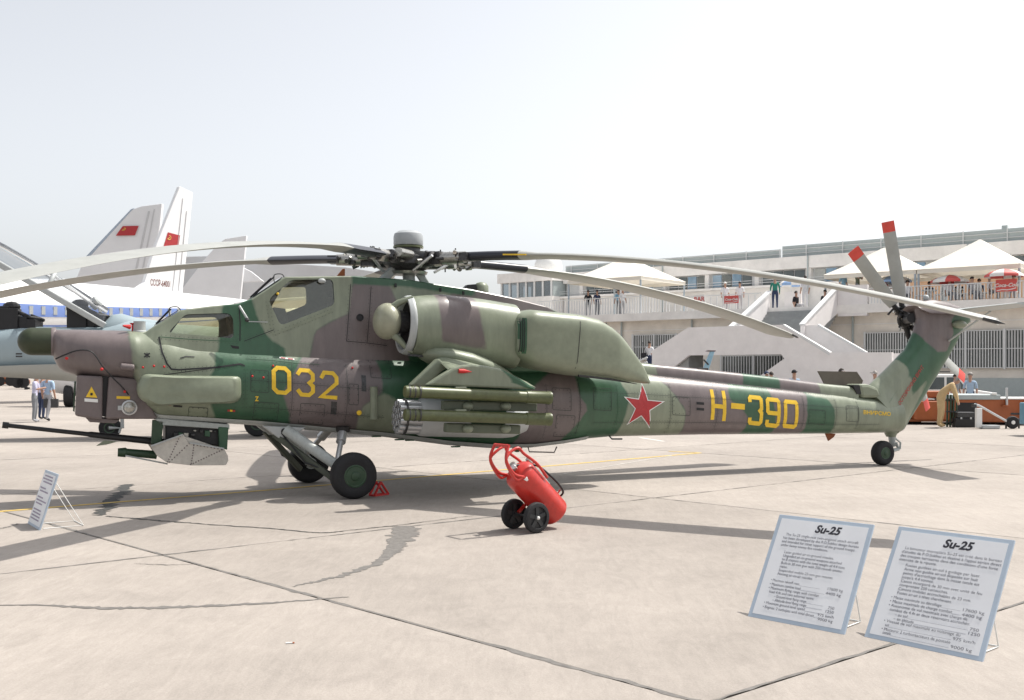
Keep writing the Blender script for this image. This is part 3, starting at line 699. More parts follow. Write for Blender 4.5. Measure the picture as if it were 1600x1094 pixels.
# --- engines
mat('bulb_cream', (.33, .335, .25), .35)
def nacelle(sg):
    co = .95
    tl = pl([(637, 466), (645, 463), (684, 460), (747, 467), (800, 476), (825, 482)], co); bl = pl([(637, 552), (645, 556), (700, 566), (760, 572), (825, 578)], co)
    sa, sb_ = hp(639, 500, co).x, hp(816, 500, 1.35).x; rg = []
    for s in np.linspace(sa, sb_, 44):
        zt, zb = ip(tl, s), ip(bl, s); zc = (zt + zb) / 2; hh = (zt - zb) / 2; k = (s - sa) / (sb_ - sa); rg.append([Vector((s, -sg * (co + (.435 - .02 * k) * math.copysign(abs(math.cos(t)) ** .8, math.cos(t))), zc + hh * math.copysign(abs(math.sin(t)) ** .85, math.sin(t)))) for t in [2 * math.pi * j / 40 for j in range(40)]])
    n = MB().rings(rg).build('engine_nacelle', 'camo', H, smooth=50)
    paint(n.data, (), [L2([(684, 440), (748, 440), (747, 472), (750, 506), (758, 546), (725, 541), (689, 533), (686, 492)], 1.3)], (), 'cl')
    a = hp(634, 508, co); rad_ = .44
    MB().lathe([(rad_ * .97, .06), (rad_ * 1.02, .04), (rad_ * 1.01, 0), (rad_ * .96, -.05), (rad_ * .86, -.045), (rad_ * .78, .04)], (a.x, -sg * co, a.z), (1, 0, -.05), 40, cap=False).build('intake_lip', 'light_grey', n, smooth=60)
    MB().lathe([(rad_ * .80, .02), (.16, .02)], (a.x, -sg * co, a.z), (1, 0, -.05), 32).build('intake_throat', 'black', n)
    b = hp(605, 502, co); bu = []
    for i in range(17):
        t = math.pi * i / 16; bu.append((max(.272 * math.sin(t) ** .85, .001), -.205 * math.cos(t)))
    MB().lathe(bu, (b.x, -sg * co, b.z), (1, 0, -.05), 32).build('intake_dust_bulb', 'bulb_cream', n, smooth=70)
    MB().lathe([(.20, .05), (.16, .3)], (b.x, -sg * co, b.z), (1, 0, -.05), 20).build('intake_spindle', 'dark_metal', n, smooth=70)
    for ang in (115, 5, 245):
        d = Vector((0, math.cos(R(ang)) * sg, math.sin(R(ang))))
        p = Vector((b.x, -sg * co, b.z)); qq = Vector((a.x, -sg * co, a.z))
        MB().tube([p + d * .22 + Vector((.06, 0, 0)), p + d * .30 + Vector((.14, 0, 0)), qq + d * .42 + Vector((.0, 0, 0)), qq + d * .445 + Vector((.05, 0, 0))], [.06, .05, .035, .03], 10).build('intake_strut', 'pale_green', n, smooth=60)
    MB().box(Vector((a.x + .12, -sg * (co + .2), a.z - .46)), (.30, .02, .03), Matrix.Rotation(R(4), 3, 'Y')).build('drain', 'dark_metal', n)
    # exhaust shroud
    co2 = 1.0
    tl = pl([(806.0, 497), (812.0, 489), (833.0, 483), (905.7, 490), (938.5, 498), (958.8, 510), (976.9, 526), (996.2, 549), (1009.8, 567), (1022.2, 585), (1029.0, 597)], 1.35)
    bl = pl([(806.0, 552), (812.0, 560), (836.0, 573), (870.0, 580), (905.7, 586), (967.9, 592), (1029.0, 600)], 1.35)
    wl = sorted((hp(q_, 540, 1.35).x, v_) for q_, v_ in [(806.0, .47), (809.0, .50), (827.0, .575), (836.0, .58), (905.7, .565), (967.9, .48), (1013.2, .30), (1029.0, .16)])
    sa, sb_ = hp(806.0, 520, 1.35).x, hp(1027.9, 590, 1.35).x; rg = []
    for s in np.linspace(sa, sb_, 44):
        zt, zb = ip(tl, s), ip(bl, s); zc = (zt + zb) / 2; hh = max((zt - zb) / 2, .012); w_ = ip(wl, s)
        rg.append([Vector((s, -sg * (co2 - .06 + w_ * math.copysign(abs(math.cos(t)) ** .42, math.cos(t))), zc + hh * math.copysign(abs(math.sin(t)) ** .42, math.sin(t)))) for t in [2 * math.pi * (j + .5) / 64 for j in range(64)]])
    e = MB().rings(rg).build('exhaust_shroud', 'pale_green', H, smooth=45)
    bv = BVHTree.FromPolygons([v.co for v in e.data.vertices], [tuple(p.vertices) for p in e.data.polygons])
    def on(px_, py_, off=.004):
        q = hp(px_, py_, 1.47); h = bv.ray_cast(Vector((q.x, -6 * sg, q.z)), Vector((0, sg, 0)))
        return (h[0] + Vector((0, -sg * off, 0))) if h[0] else None
    mb = MB()
    G = [on(811.5 + 4 * j - .1 * i, 496 + 5.6 * i + .3 * j, .007) for i in range(11) for j in range(4)]
    for i in range(10):
        for j in range(3):
            q4 = [G[i * 4 + j], G[i * 4 + j + 1], G[i * 4 + j + 5], G[i * 4 + j + 4]]
            if all(g is not None for g in q4): mb.add(q4, [(0, 1, 2, 3)])
    if mb.v: mb.build('exhaust_louvre', 'dark_green', e)
    for k in range(3):
        x_ = 814.5 + k * 2.7; P = [on(x_ - .1 * i, 498 + i * 5.2, .014) for i in range(11)]
        if len(P) > 2: MB().tube(P, .007, 5).build('louvre_slat', 'black', e)
    P = [on(907 - i * .9, 492 + i * 10.5, .003) for i in range(9)]; P = [p for p in P if p is not None]
    MB().tube(P, .005, 5).build('shroud_seam', 'black', e)
    P = [hp(a_, b_, 1.45) for a_, b_ in ((905, 586), (960, 592), (1013, 599.5))]
    MB().tube([Vector((p.x, -sg * o_, p.z - .01)) for p, o_ in zip(P, (1.42, 1.34, 1.08))], [.018, .02, .006], 6).build('shroud_lip', 'black', e)
    return n
nacelle(1); nacelle(-1)
# fairing between engines and body
MB().rings([[Vector((s, y_, z)) for y_, z in ((-.72, hp(700, 582, .7).z), (-.72, hp(700, 500, .7).z), (.72, hp(700, 500, .7).z), (.72, hp(700, 582, .7).z))] for s in (hp(672, 500, .7).x, hp(905, 500, .7).x)]).build('engine_mount_fairing', 'dark_green', H, bevel=.08)

# --- wings and stores
mat('wing_pale', CL, .42); mat('rail_green', (.11, .13, .09), .5)
tipo = [(666, 602), (690, 586), (709, 575), (722, 571), (738, 569), (760, 572), (784, 577), (815, 593), (839, 609), (760, 606)]
for sg in (1, -1):
    W = MB(); rg = []
    for o_, le, te in ((.55, (668, 553), (800, 585)), (1.4, (682, 561), (822, 596)), (2.30, (700, 578), (838, 606))):
        a, b = hp(*le, o_), hp(*te, o_); th = .13 if o_ < 1 else (.11 if o_ < 2 else .09); ring = []
        for i in range(24):
            t = 2 * math.pi * i / 24; u_ = .5 - .5 * math.cos(t); yy = math.copysign(1, math.sin(t)) * abs(math.sin(t)) ** 1.0
            tk = th * (1.9 * math.sqrt(max(u_, 0)) * (1 - u_) + .04) * (1 if math.sin(t) > 0 else -.7)
            ring.append(Vector((a.x + (b.x - a.x) * u_, -sg * o_, a.z + (b.z - a.z) * u_ + (tk if abs(math.sin(t)) > 1e-6 else 0))))
        rg.append(ring)
    wing = W.rings(rg).build('stub_wing', 'wing_pale', H, smooth=50)
    # fairing hump over the root
    hb = [hp(a, b, 1.15) for a, b in [(672, 553), (678, 547), (700, 544), (732, 547), (755, 558), (776, 570), (800, 590), (680, 575)]]
    rw_ = []
    for px_, y0_, y1_, hw in ((664, 549, 556, .10), (669, 543, 562, .26), (680, 540, 568, .38), (705, 540, 574, .45), (735, 546, 582, .45), (765, 558, 590, .40), (795, 576, 596, .28), (822, 594, 603, .10)):
        a_, b_ = hp(px_, y0_, 1.3), hp(px_, y1_, 1.3); zc_, hh_ = (a_.z + b_.z) / 2, (a_.z - b_.z) / 2
        rw_.append([Vector((a_.x, -sg * (1.05 + hw * math.cos(t)), zc_ + hh_ * math.sin(t))) for t in [2 * math.pi * j / 24 for j in range(24)]])
    MB().rings(rw_).build('wing_root_fairing', 'pale_green', wing, smooth=60)
    P = [hp(a, b, 2.38) for a, b in tipo]
    tp = MB().prism([(p.x, -sg * 2.24, p.z) for p in P], (0, -sg * .15, 0)).build('wingtip_fairing', 'camo', wing, bevel=.03)
    paint(tp.data, (), (), [L2([(778, 560), (800, 615), (850, 615), (850, 580)], 2.38)], 'cl')
    q = hp(721, 580, 2.4)
    MB().tube([(q.x - .04, -sg * 2.40, q.z), (q.x + .03, -sg * 2.40, q.z), (q.x + .15, -sg * 2.395, q.z - .01)], [.03, .032, .004], 10).build('navigation_light', 'cover_red', tp, smooth=60)
    P = [hp(a, b, 1.72) for a, b in [(684, 560), (640, 602), (664, 604), (690, 580), (700, 572)]]
    MB().prism([(p.x, -sg * 1.60, p.z) for p in P], (0, -sg * .16, 0)).build('pylon', 'pale_green', wing, bevel=.025)
    P = [hp(a, b, 1.5) for a, b in [(652, 600), (700, 575), (800, 590), (800, 626), (690, 626)]]
    MB().prism([(p.x, -sg * 1.42, p.z) for p in P], (0, -sg * .14, 0)).build('pylon', 'dark_green', wing, bevel=.02)
    # rocket pod
    A, B = hp(622, 651, 1.5), hp(824, 657, 1.5); ax = (B - A).normalized(); A.y = B.y = -sg * 1.5; ax = (B - A).normalized(); Ln = (B - A).length; rp = .275
    pod = MB().lathe([(rp * .93, .30), (rp, .34), (rp, Ln * .80), (rp * .93, Ln * .88), (rp * .62, Ln * .98), (rp * .25, Ln)], A, ax, 36).build('rocket_pod', 'light_grey', H, smooth=45)
    side = ax.cross(Vector((0, 0, 1))).normalized(); upv = side.cross(ax)
    k = 0
    for ring_r, cnt in ((0.0, 1), (.10, 6), (.205, 13)):
        for i in range(cnt):
            t = 2 * math.pi * i / cnt + .2; c = A + side * math.cos(t) * ring_r + upv * math.sin(t) * ring_r
            tb = MB().lathe([(.046, .34), (.046, -.02), (.038, -.025), (.036, .12)], c, ax, 12, cap=False).lathe([(.036, .1), (.001, .1)], c, ax, 12, mi=1).build('rocket_tube', ['aluminium', 'black'], pod, smooth=50)
    MB().lathe([(rp * .93, .06), (rp * .96, .065), (rp * .96, .09), (rp * .93, .095)], A, ax, 28).build('pod_face', 'dark_metal', pod)
    # missile tubes and launcher rails
    for (a, b) in (((632, 612), (860, 622)), ((632, 648), (860, 655.5))):
        A, B = hp(*a, 2.42), hp(*b, 2.42); A.y = B.y = -sg * 2.42; ax = (B - A).normalized(); Ln = (B - A).length; r_ = .082
        mt = MB().lathe([(r_ * .9, 0), (r_, .01), (r_, .08), (r_ * .94, .085), (r_ * .94, .10), (r_, .105), (r_, .17), (r_ * .92, .175), (r_ * .92, .2), (r_, .21), (r_, .24), (r_ * .97, .25), (r_ * .97, Ln * .82), (r_ * 1.08, Ln * .825), (r_ * 1.08, Ln * .975), (r_ * 1.14, Ln * .98), (r_ * 1.14, Ln)], A, ax, 24).build('missile_tube', 'olive', H, smooth=35)
        MB().box(A + ax * (Ln * .37) + Vector((0, 0, .085)), (.16, .06, .03)).build('tube_fitting', 'pale_green', mt, bevel=.008)
        for k in range(3):
            q = A + ax * (.05 + .075 * k)
            MB().lathe([(r_ * 1.05, 0), (r_ * 1.05, .018)], q, ax, 20).build('tube_band', 'dark_metal', mt)
    for y_, x0_, x1_ in ((633, 690, 836), (668, 694, 810)):
        A, B = hp(x0_, y_, 2.2), hp(x1_, y_ + 3, 2.2)
        MB().bar((A.x, -sg * 2.22, A.z), (B.x, -sg * 2.22, B.z), .14, .13).build('launcher_rail', 'rail_green', wing, bevel=.02)
        for x_ in (731, 790):
            q = hp(x_, y_ + 2, 2.3); MB().ball((q.x, -sg * 2.30, q.z), .072, 12, (1.15, 1, .85)).build('sway_knob', 'pale_green', wing, smooth=60)
    A = hp(760, 606, 2.2); B = hp(760, 676, 2.2)
    MB().prism([(A.x - .25, -sg * 2.12, A.z), (A.x + .35, -sg * 2.12, A.z), (A.x + .28, -sg * 2.12, B.z), (A.x - .2, -sg * 2.12, B.z)], (0, -sg * .08, 0)).build('launcher_frame', 'dark_green', wing, bevel=.01)

# --- gun
gz = hp(240, 688, 0)
tur = chunky('gun_turret', [(240, 653), (358, 663), (358, 671), (250, 664)], .25, -.30, .30, 'gear_grey', .01)
chunky('turret_side', [(238, 656), (256, 658), (252, 692), (236, 694)], .3, -.3, -.24, 'wheel_green', .01, tur)
chunky('turret_block', [(258, 662), (345, 668), (345, 698), (285, 690), (258, 694)], .2, -.22, .22, 'black', .02, tur)
chunky('turret_post', [(341, 667), (357, 668), (355, 703), (343, 700)], .3, -.31, .31, 'dark_green', .01, tur)
rg_ = random.Random(11)
for k_x in range(9): x_ = 272 + k_x * 8 + rg_.uniform(-2, 2); y_ = 670 + rg_.uniform(-1, 12); w_ = rg_.uniform(3, 9); h_ = rg_.uniform(3, 10); chunky('feed_link', [(x_, y_), (x_ + w_, y_ + .6), (x_ + w_ - 1, y_ + h_), (x_, y_ + h_ - 1)], .25, -.30 + rg_.uniform(0, .05), -.20, rg_.choice(('dark_metal', 'dark_metal', 'dark_green', 'steel')), .006, tur)
A, B = hp(4, 664, -.05), hp(262, 692, .0)
MB().tube([A, A + (B - A) * .035, A + (B - A) * .036, A + (B - A) * .5, A + (B - A) * .52, B], [.045, .045, .03, .032, .042, .055], 14).build('gun_barrel', 'black', tur, smooth=40)
MB().tube([hp(184, 707, .12), hp(196, 707, .12), hp(198, 707, .12), hp(245, 711, .12)], [.06, .07, .055, .06], 14).build('ammunition_chute', 'wheel_green', tur, smooth=40)
MB().tube([hp(196, 712, .2), hp(262, 725, .3)], .012, 6).build('turret_rod', 'light_grey', tur)
mat('shield_grey', (.50, .475, .43), .5, var=.15, scale=12)
sh = [hp(a, b, .46) for a, b in [(235, 697), (286, 678), (295, 692), (350, 701), (356, 712), (357, 720), (353, 727), (300, 727.5), (261, 723), (245, 712)]]
for sg in (1, -1):
    shd = MB().prism([(p.x, -sg * .46, p.z) for p in sh], (0, sg * .03, 0)).build('ammunition_shield', 'shield_grey', tur, bevel=.008)
    shb = MB().prism([(p.x, -sg * .44, p.z) for p in [hp(a, b, .46) for a, b in [(238, 699), (287, 681), (348, 702), (352, 725), (262, 721)]]], (0, sg * .16, 0)).build('ammunition_box', 'shield_grey', tur, bevel=.008)
    if sg == 1:
        for a, b, n_ in (((281, 682), (262, 722), 11), ((296, 693), (265, 722), 9), ((303, 696), (299, 724), 8), ((303, 695), (346, 702), 9), ((347, 703), (298, 726), 13)):
            for i in range(n_):
                q = hp(a[0] + (b[0] - a[0]) * i / (n_ - 1), a[1] + (b[1] - a[1]) * i / (n_ - 1), .46)
                MB().lathe([(.011, 0), (.008, .006)], (q.x, -.46, q.z), (0, -1, 0), 6).build('rivet', 'brown', shd)
        MB().bar(hp(236, 697, .47), hp(286, 679, .47), .03, .02).build('shield_edge', 'light_grey', shd); MB().bar(hp(296, 692, .47), hp(350, 701, .47), .03, .02).build('shield_edge', 'light_grey', shd)
MB().prism([hp(150, 697, 0), hp(163, 688, 0), hp(184, 690, 0), hp(166, 695, 0)], (0, .02, 0)).build('guide_fin', 'pale_green', tur)

mat('olive_dark', (.06, .07, .05), .5)
# --- undercarriage
def wheel(c, r_, wd, axis, parent, side, spokes=False):
    c = Vector(c); pr = []
    for i in range(15):
        t = -math.pi / 2 + math.pi * i / 14
        pr.append((r_ * .60 + r_ * .40 * max(0, math.cos(t)) ** .55, wd / 2 * math.copysign(abs(math.sin(t)) ** .7, math.sin(t))))
    pr = [(r_ * .46, -wd * .42)] + pr + [(r_ * .46, wd * .42)]
    ty = MB().lathe(pr, c, axis, 40).build('tyre', 'tyre', parent, smooth=50)
    ax = Vector(axis).normalized() * side
    for rr_ in (.80, .88):
        pass
    hub = MB().lathe([(r_ * .50, wd * .34), (r_ * .49, wd * .44), (r_ * .44, wd * .455), (r_ * .41, wd * .43), (r_ * .20, wd * .45), (r_ * .18, wd * .49), (r_ * .07, wd * .52), (.001, wd * .52)], c, ax, 30).build('wheel_hub', 'wheel_green', parent, smooth=35)
    return ty
wn, wf, wt = gp(552, 779), gp(482, 754), gp(1379, 727)
def loc(p): p = p - HC; return Vector((p.x * hc + p.y * hsn, -p.x * hsn + p.y * hc, p.z))
for sg, wp in ((1, loc(wn)), (-1, loc(wf))):
    c = Vector((wp.x, wp.y, .332)); inn = Vector((0, sg, 0)) 
    piv = hp(446, 672, .45); piv.y = -sg * .45
    hubp = c + inn * .22
    leg = MB().tube([piv, piv.lerp(hubp, .9), hubp + Vector((0, 0, 0)), c], [.085, .075, .07, .045], 14).build('main_landing_gear', 'gear_grey', H, smooth=40)
    leg.data.name = 'main_landing_gear'
    MB().prism([Vector((piv.x - .34, -sg * .47, piv.z + .07)), Vector((piv.x + .30, -sg * .47, piv.z + .03)), Vector((piv.x + .06, -sg * .47, piv.z - .12)), Vector((piv.x - .10, -sg * .47, piv.z - .12))], (0, sg * .12, 0)).build('gear_bracket', 'light_grey', leg, bevel=.015)
    MB().lathe([(.05, 0), (.03, .01)], Vector((piv.x - .02, -sg * .475, piv.z - .02)), (0, -sg, 0), 14).build('gear_pin', 'black', leg)
    st = hp(536, 672, .42); st.y = -sg * .42; lo = piv.lerp(hubp, .80)
    MB().tube([st, st.lerp(lo, .35), st.lerp(lo, .36), lo], [.075, .075, .042, .042], 12).build('shock_strut', 'aluminium', leg, smooth=40)
    MB().lathe([(.11, -.05), (.10, .03), (.06, .04)], st, (0, 0, -1), 14).build('strut_socket', 'black', leg)
    p0, p1 = piv + Vector((-.16, sg * .06, -.06)), hubp + Vector((-.2, sg * .12, -.08))
    MB().bar(p0, p1, .07, .085).build('drag_brace', 'olive_dark', leg, bevel=.01)
    MB().tube([p0 + Vector((.1, -sg * .08, .02)), (p0 + p1) / 2 + Vector((0, -sg * .08, -.08)), p1 + Vector((.1, 0, .05))], .012, 6).build('brake_hose', 'black', leg)
    MB().lathe([(.09, 0), (.09, .1)], hubp, (0, -sg, 0), 16).build('axle_boss', 'gear_grey', leg)
    wheel(c, .335, .29, (0, 1, 0), leg, -sg)
wp = loc(wt); c = Vector((wp.x, wp.y, .24)); yk = hp(1394, 686, 0)
tg = MB().tube([hp(1394, 672, 0), hp(1394, 690, 0), hp(1396, 697, 0)], [.09, .065, .06], 12).build('tail_wheel_leg', 'gear_grey', H, smooth=40)
for sg in (1, -1):
    MB().tube([hp(1400, 692, sg * .12), hp(1404, 702, sg * .14), Vector((c.x, -sg * .14, c.z))], .032, 8).build('tail_fork', 'gear_grey', tg, smooth=50)
MB().tube([hp(1399, 685, 0), hp(1407, 692, 0), hp(1406, 702, 0)], .02, 8).build('scissor_link', 'gear_grey', tg)
wheel(c, .24, .2, (0, 1, 0), tg, -1)
MB().lathe([(.09, .02), (.12, .08), (.17, .2)], hp(1392, 684, 0), (0, 0, 1), 16).build('tail_wheel_fairing', 'pale_green', tg, smooth=50)

# --- tail boom spine, hatch, fin
spT = pl([(930, 560), (985, 563), (1000, 567), (1100, 577), (1200, 588), (1290, 600), (1335, 604)], .05)
rg = []
for s in np.linspace(hp(935, 560, .05).x, hp(1334, 604, .05).x, 80):
    zt, zb = ip(spT, s), ip(topL, s) - .10
    rg.append([Vector((s, .19 * math.copysign(abs(math.cos(t)) ** .6, math.cos(t)), zb + (zt - zb) * math.copysign(abs(math.sin(t)) ** .5, math.sin(t)) if math.sin(t) >= 0 else zb)) for t in [math.pi * j / 16 for j in range(17)]])
spine = MB().rings(rg).build('drive_shaft_cover', 'camo', H, smooth=45)
paint(spine.data, [L2([(930, 550), (1022, 550), (1026, 590), (930, 600)], .15), L2([(1276, 590), (1340, 590), (1340, 630), (1282, 630)], .15)], [L2([(1022, 550), (1026, 590), (1156, 620), (1164, 560)], .15), L2([(1217, 570), (1217, 620), (1282, 630), (1276, 580)], .15)])
MB().box(hp(1097, 577, .05), (.22, .10, .05)).build('spine_fitting', 'black', spine, bevel=.015)
sc_ = [hp(a, b, .1) for a, b in [(1336, 600), (1350, 600), (1366, 606), (1372, 622), (1340, 622)]]
MB().prism([(p.x, -.22, p.z) for p in sc_], (0, .44, 0)).build('cooling_scoop', 'pale_green', H, bevel=.06)
MB().prism([hp(1333, 602, .2), hp(1343, 602, .2), hp(1348, 616, .2), hp(1339, 616, .2)], (0, .36, 0)).build('scoop_opening', 'black', H)
mat('hatch_brown', (.075, .062, .045), .6)
hat = [hp(a, b, .0) for a, b in [(1300, 601), (1357, 604), (1361, 595), (1353, 581), (1292, 580)]]
h2 = [Vector((p.x, y_, p.z)) for p, y_ in zip(hat, (.20, .20, .22, .25, .25))]
MB().prism(h2, (0, .03, .0)).build('open_hatch', 'hatch_brown', H)
MB().prism([hp(1290, 677, 0), hp(1306, 678, 0), hp(1303, 683, 0), hp(1295, 689, 0)], (0, .03, 0)).build('ventral_antenna', 'brown_cover', H)
lead = [(1352, 612), (1359, 602), (1388, 574), (1416, 545), (1428, 520), (1433, 499), (1430, 480), (1434, 474)]
trail = [(1398, 678), (1408, 672), (1440, 622), (1478, 560), (1492, 536), (1503, 512), (1515, 503), (1512, 487)]
def arcl(pts, n):
    P = [Vector(p) for p in pts]; d = [0]
    for i in range(1, len(P)): d.append(d[-1] + (P[i] - P[i - 1]).length)
    out = []
    for t in np.linspace(0, d[-1], n): out.append((float(np.interp(t, d, [p.x for p in P])), float(np.interp(t, d, [p.y for p in P]))))
    return out
LE, TE = arcl(lead, 40), arcl(trail, 40); rg = []
for i in range(40):
    a, b = hp(*LE[i], 0), hp(*TE[i], 0); k = i / 39; th = .235 - .06 * k; ring = []
    if k < .12: th = .29 - .45 * k
    for j in range(40):
        t = 2 * math.pi * j / 40; u_ = .5 - .5 * math.cos(t)
        ring.append(a.lerp(b, u_) + Vector((0, th * abs(math.sin(t)) ** .8 * math.copysign(1, math.sin(t)), 0)))
    rg.append(ring)
fin = MB().rings(rg).build('tail_fin', 'camo', H, smooth=50)
paint(fin.data, [L2([(1340, 600), (1395, 560), (1409, 558), (1420, 576), (1420, 591), (1386, 629), (1424, 587), (1424, 618), (1452, 592), (1430, 640), (1405, 690), (1340, 690)], .2)], [L2([(1420, 506), (1434, 510), (1449, 535), (1466, 550), (1482, 548), (1492, 520), (1488, 500), (1500, 485), (1500, 460), (1420, 460)], .2)])
fbv = BVHTree.FromPolygons([v.co for v in fin.data.vertices], [tuple(p.vertices) for p in fin.data.polygons])
cap = [hp(a, b, 0) for a, b in [(1424, 478), (1436, 471), (1452, 469), (1472, 473), (1488, 479), (1490, 486), (1500, 484), (1501, 488), (1480, 492), (1440, 490)]]
MB().rings([[Vector((p.x, y_, cap[8].z + (p.z - cap[8].z) * k)) for p in cap] for y_, k in ((-.24, .55), (-.16, .95), (0, 1.03), (.16, .95), (.24, .55))]).build('gearbox_fairing', 'brown', fin, smooth=50)
MB().ball(hp(1447, 466, 0), .062, 14, (1, 1, 1.1)).build('beacon_light', 'light_grey', fin, smooth=60)
MB().ball(hp(1499, 507, .2), .14, 14, (1.3, .7, .6)).build('tail_light_housing', 'pale_green', fin, smooth=60)
mat('letter_red', (.40, .06, .05), .5)
# small Cyrillic lettering on the fin and boom
def side_text(body, size, p0, p1, o, matn, name, tree, parent):
    me = text_mesh(body, size, name, ext=0, bold=.002); me.materials.append(MATS[matn])
    A, B = hp(*p0, o), hp(*p1, o); d = Vector((B.x - A.x, B.z - A.z)); ln = d.length; d.normalize()
    xs = [v.co.x for v in me.vertices]; k = ln / max(xs)
    for v in me.vertices:
        p = Vector((A.x, A.z)) + d * v.co.x * k + Vector((-d.y, d.x)) * v.co.y * k * (.75 if 'ВНИ' in body else 1.0)
        q = side_y(p.x, p.y, tree, .007); v.co = q if q else Vector((p.x, -o - .01, p.y))
    inst(name, me, parent)
side_text('ОСТОРОЖНО ВИНТ', .1, (1404, 634), (1443, 574), .2, 'letter_red', 'lettering', fbv, fin)
side_text('ВНИРСМО', .1, (1347, 647), (1391, 650), .3, 'yellow_paint', 'lettering', bvh, H)
# tailplane to port with its strut
tpz = hp(1492, 486, .1)
a0, b0 = hp(1484, 484, .12), hp(1512, 490, .12)
rg = []
for o_, le, te, th in ((.10, (1483, 484), (1518, 489), .05), (1.2, (1520, 479.5), (1565, 484), .04), (2.6, (1588, 472), (1640, 477), .03)):
    a, b = hp(*le, o_), hp(*te, o_); zz = (a.z + b.z) / 2
    rg.append([Vector((a.x + (b.x - a.x) * (.5 - .5 * math.cos(2 * math.pi * i / 20)), -o_, zz + th * math.sin(2 * math.pi * i / 20))) for i in range(20)])
stb = MB().rings(rg).build('tailplane', 'gear_grey', H, smooth=50)
MB().tube([hp(1482, 533, .16), hp(1547, 487, 1.25)], .028, 10, flat=.6).build('tailplane_strut', 'gear_grey', stb, smooth=60)
# tail rotor: two crossed pairs on the far side of the fin
tr = hp(1413, 500, -.55)
hubt = MB().tube([hp(1425, 497, -.1), tr], [.10, .09], 12).lathe([(.12, -.08), (.16, -.04), (.16, .04), (.10, .09)], tr, (0, 1, 0), 16)
rn = random.Random(3)
for k in range(26):
    q = tr + Vector((rn.uniform(-.26, .26), rn.uniform(-.16, .10), rn.uniform(-.22, .24))); d = Vector((rn.uniform(-1, 1), rn.uniform(-1, 1), rn.uniform(-1, 1))).normalized() * rn.uniform(.06, .12)
    hubt.tube([q - d, q + d], rn.uniform(.018, .04), 7)
for k in range(9):
    q = tr + Vector((rn.uniform(-.26, .26), rn.uniform(-.2, .10), rn.uniform(-.22, .24))); hubt.tube([q, q + Vector((rn.uniform(-.1, .1), -.03, rn.uniform(-.1, .1)))], .018, 7, mi=1)
hub_t = hubt.build('tail_rotor_hub', ['black', 'steel'], H, smooth=50)
for tipx in ((1383, 347), (1329, 391), (1510, 598), (1446, 640)):
    T = hp(*tipx, -.62); d = (T - tr); d.y = 0; ln = 1.92; dn = d.normalized(); px_ = Vector((-dn.z, 0, dn.x))
    T = tr + dn * min(d.length, 2.05)
    wd = .24; tw = Vector((0, .05, 0))
    def sec(p, w2, th): return [p + px_ * w2 * u_ + tw * u_ * 2 + Vector((0, th * v_, 0)) for u_, v_ in ((-.5, 0), (-.25, .9), (.1, 1), (.5, .1), (.1, -1), (-.25, -.9))]
    p1, p2, p3 = tr + dn * .42, tr + dn * .62, T - dn * .22
    bl_ = MB().rings([sec(tr + dn * .4, .16, .03), sec(p2, wd, .025), sec(p3, wd, .014)]).build('tail_rotor_blade', 'blade_grey', H, smooth=30)
    MB().rings([sec(p3 + dn * .001, wd * 1.0, .0145), sec(T, wd * 1.0, .010)]).build('red_blade_tip', 'tip_red', bl_, smooth=30)
    MB().tube([tr + dn * .05, tr + dn * .42], [.07, .05], 10).build('blade_cuff', 'black', bl_)

# --- main rotor
hubC = hp(637, 402, 0); hx = hubC.x; zb_ = 3.60
mast = MB().tube([hp(640, 450, 0), hp(637, 412, 0)], .098, 20).build('rotor_mast', 'gear_grey', H, smooth=50)
for a, b, wd in (((588, 448), (616, 420), .13), ((668, 448), (650, 420), .10)):
    MB().bar(hp(*a, .1), hp(*b, .05), wd, .12).build('mast_support', 'gear_grey', mast, bevel=.02)
MB().lathe([(.228, 0), (.235, .02), (.235, .14), (.222, .185), (.18, .215), (.155, .23), (.0, .235)], hp(638, 384, 0), (0, 0, 1), 40).build('rotor_head_dome', 'rotor_grey', mast, smooth=35)
MB().lathe([(.20, -.04), (.24, -.03), (.24, .0), (.2, .005)], hp(638, 385, 0), (0, 0, 1), 30).build('dome_flange', 'olive', mast, smooth=35)
hubm = MB().lathe([(.14, -.20), (.30, -.15), (.38, -.08), (.38, .04), (.28, .08), (.20, .12), (.20, .20), (.14, .24)], (hx, 0, zb_), (0, 0, 1), 30)
hubm.lathe([(.18, -.24), (.30, -.23), (.32, -.19), (.24, -.16)], (hx, 0, zb_), (0, 0, 1), 30, mi=1)
hub_m = hubm.build('rotor_hub', ['dark_metal', 'steel'], H, smooth=40)
BA = (31.5, -35.0, 249.0, 175.0, 104.0)
mat('blade_boot', (.02, .022, .03), .35)
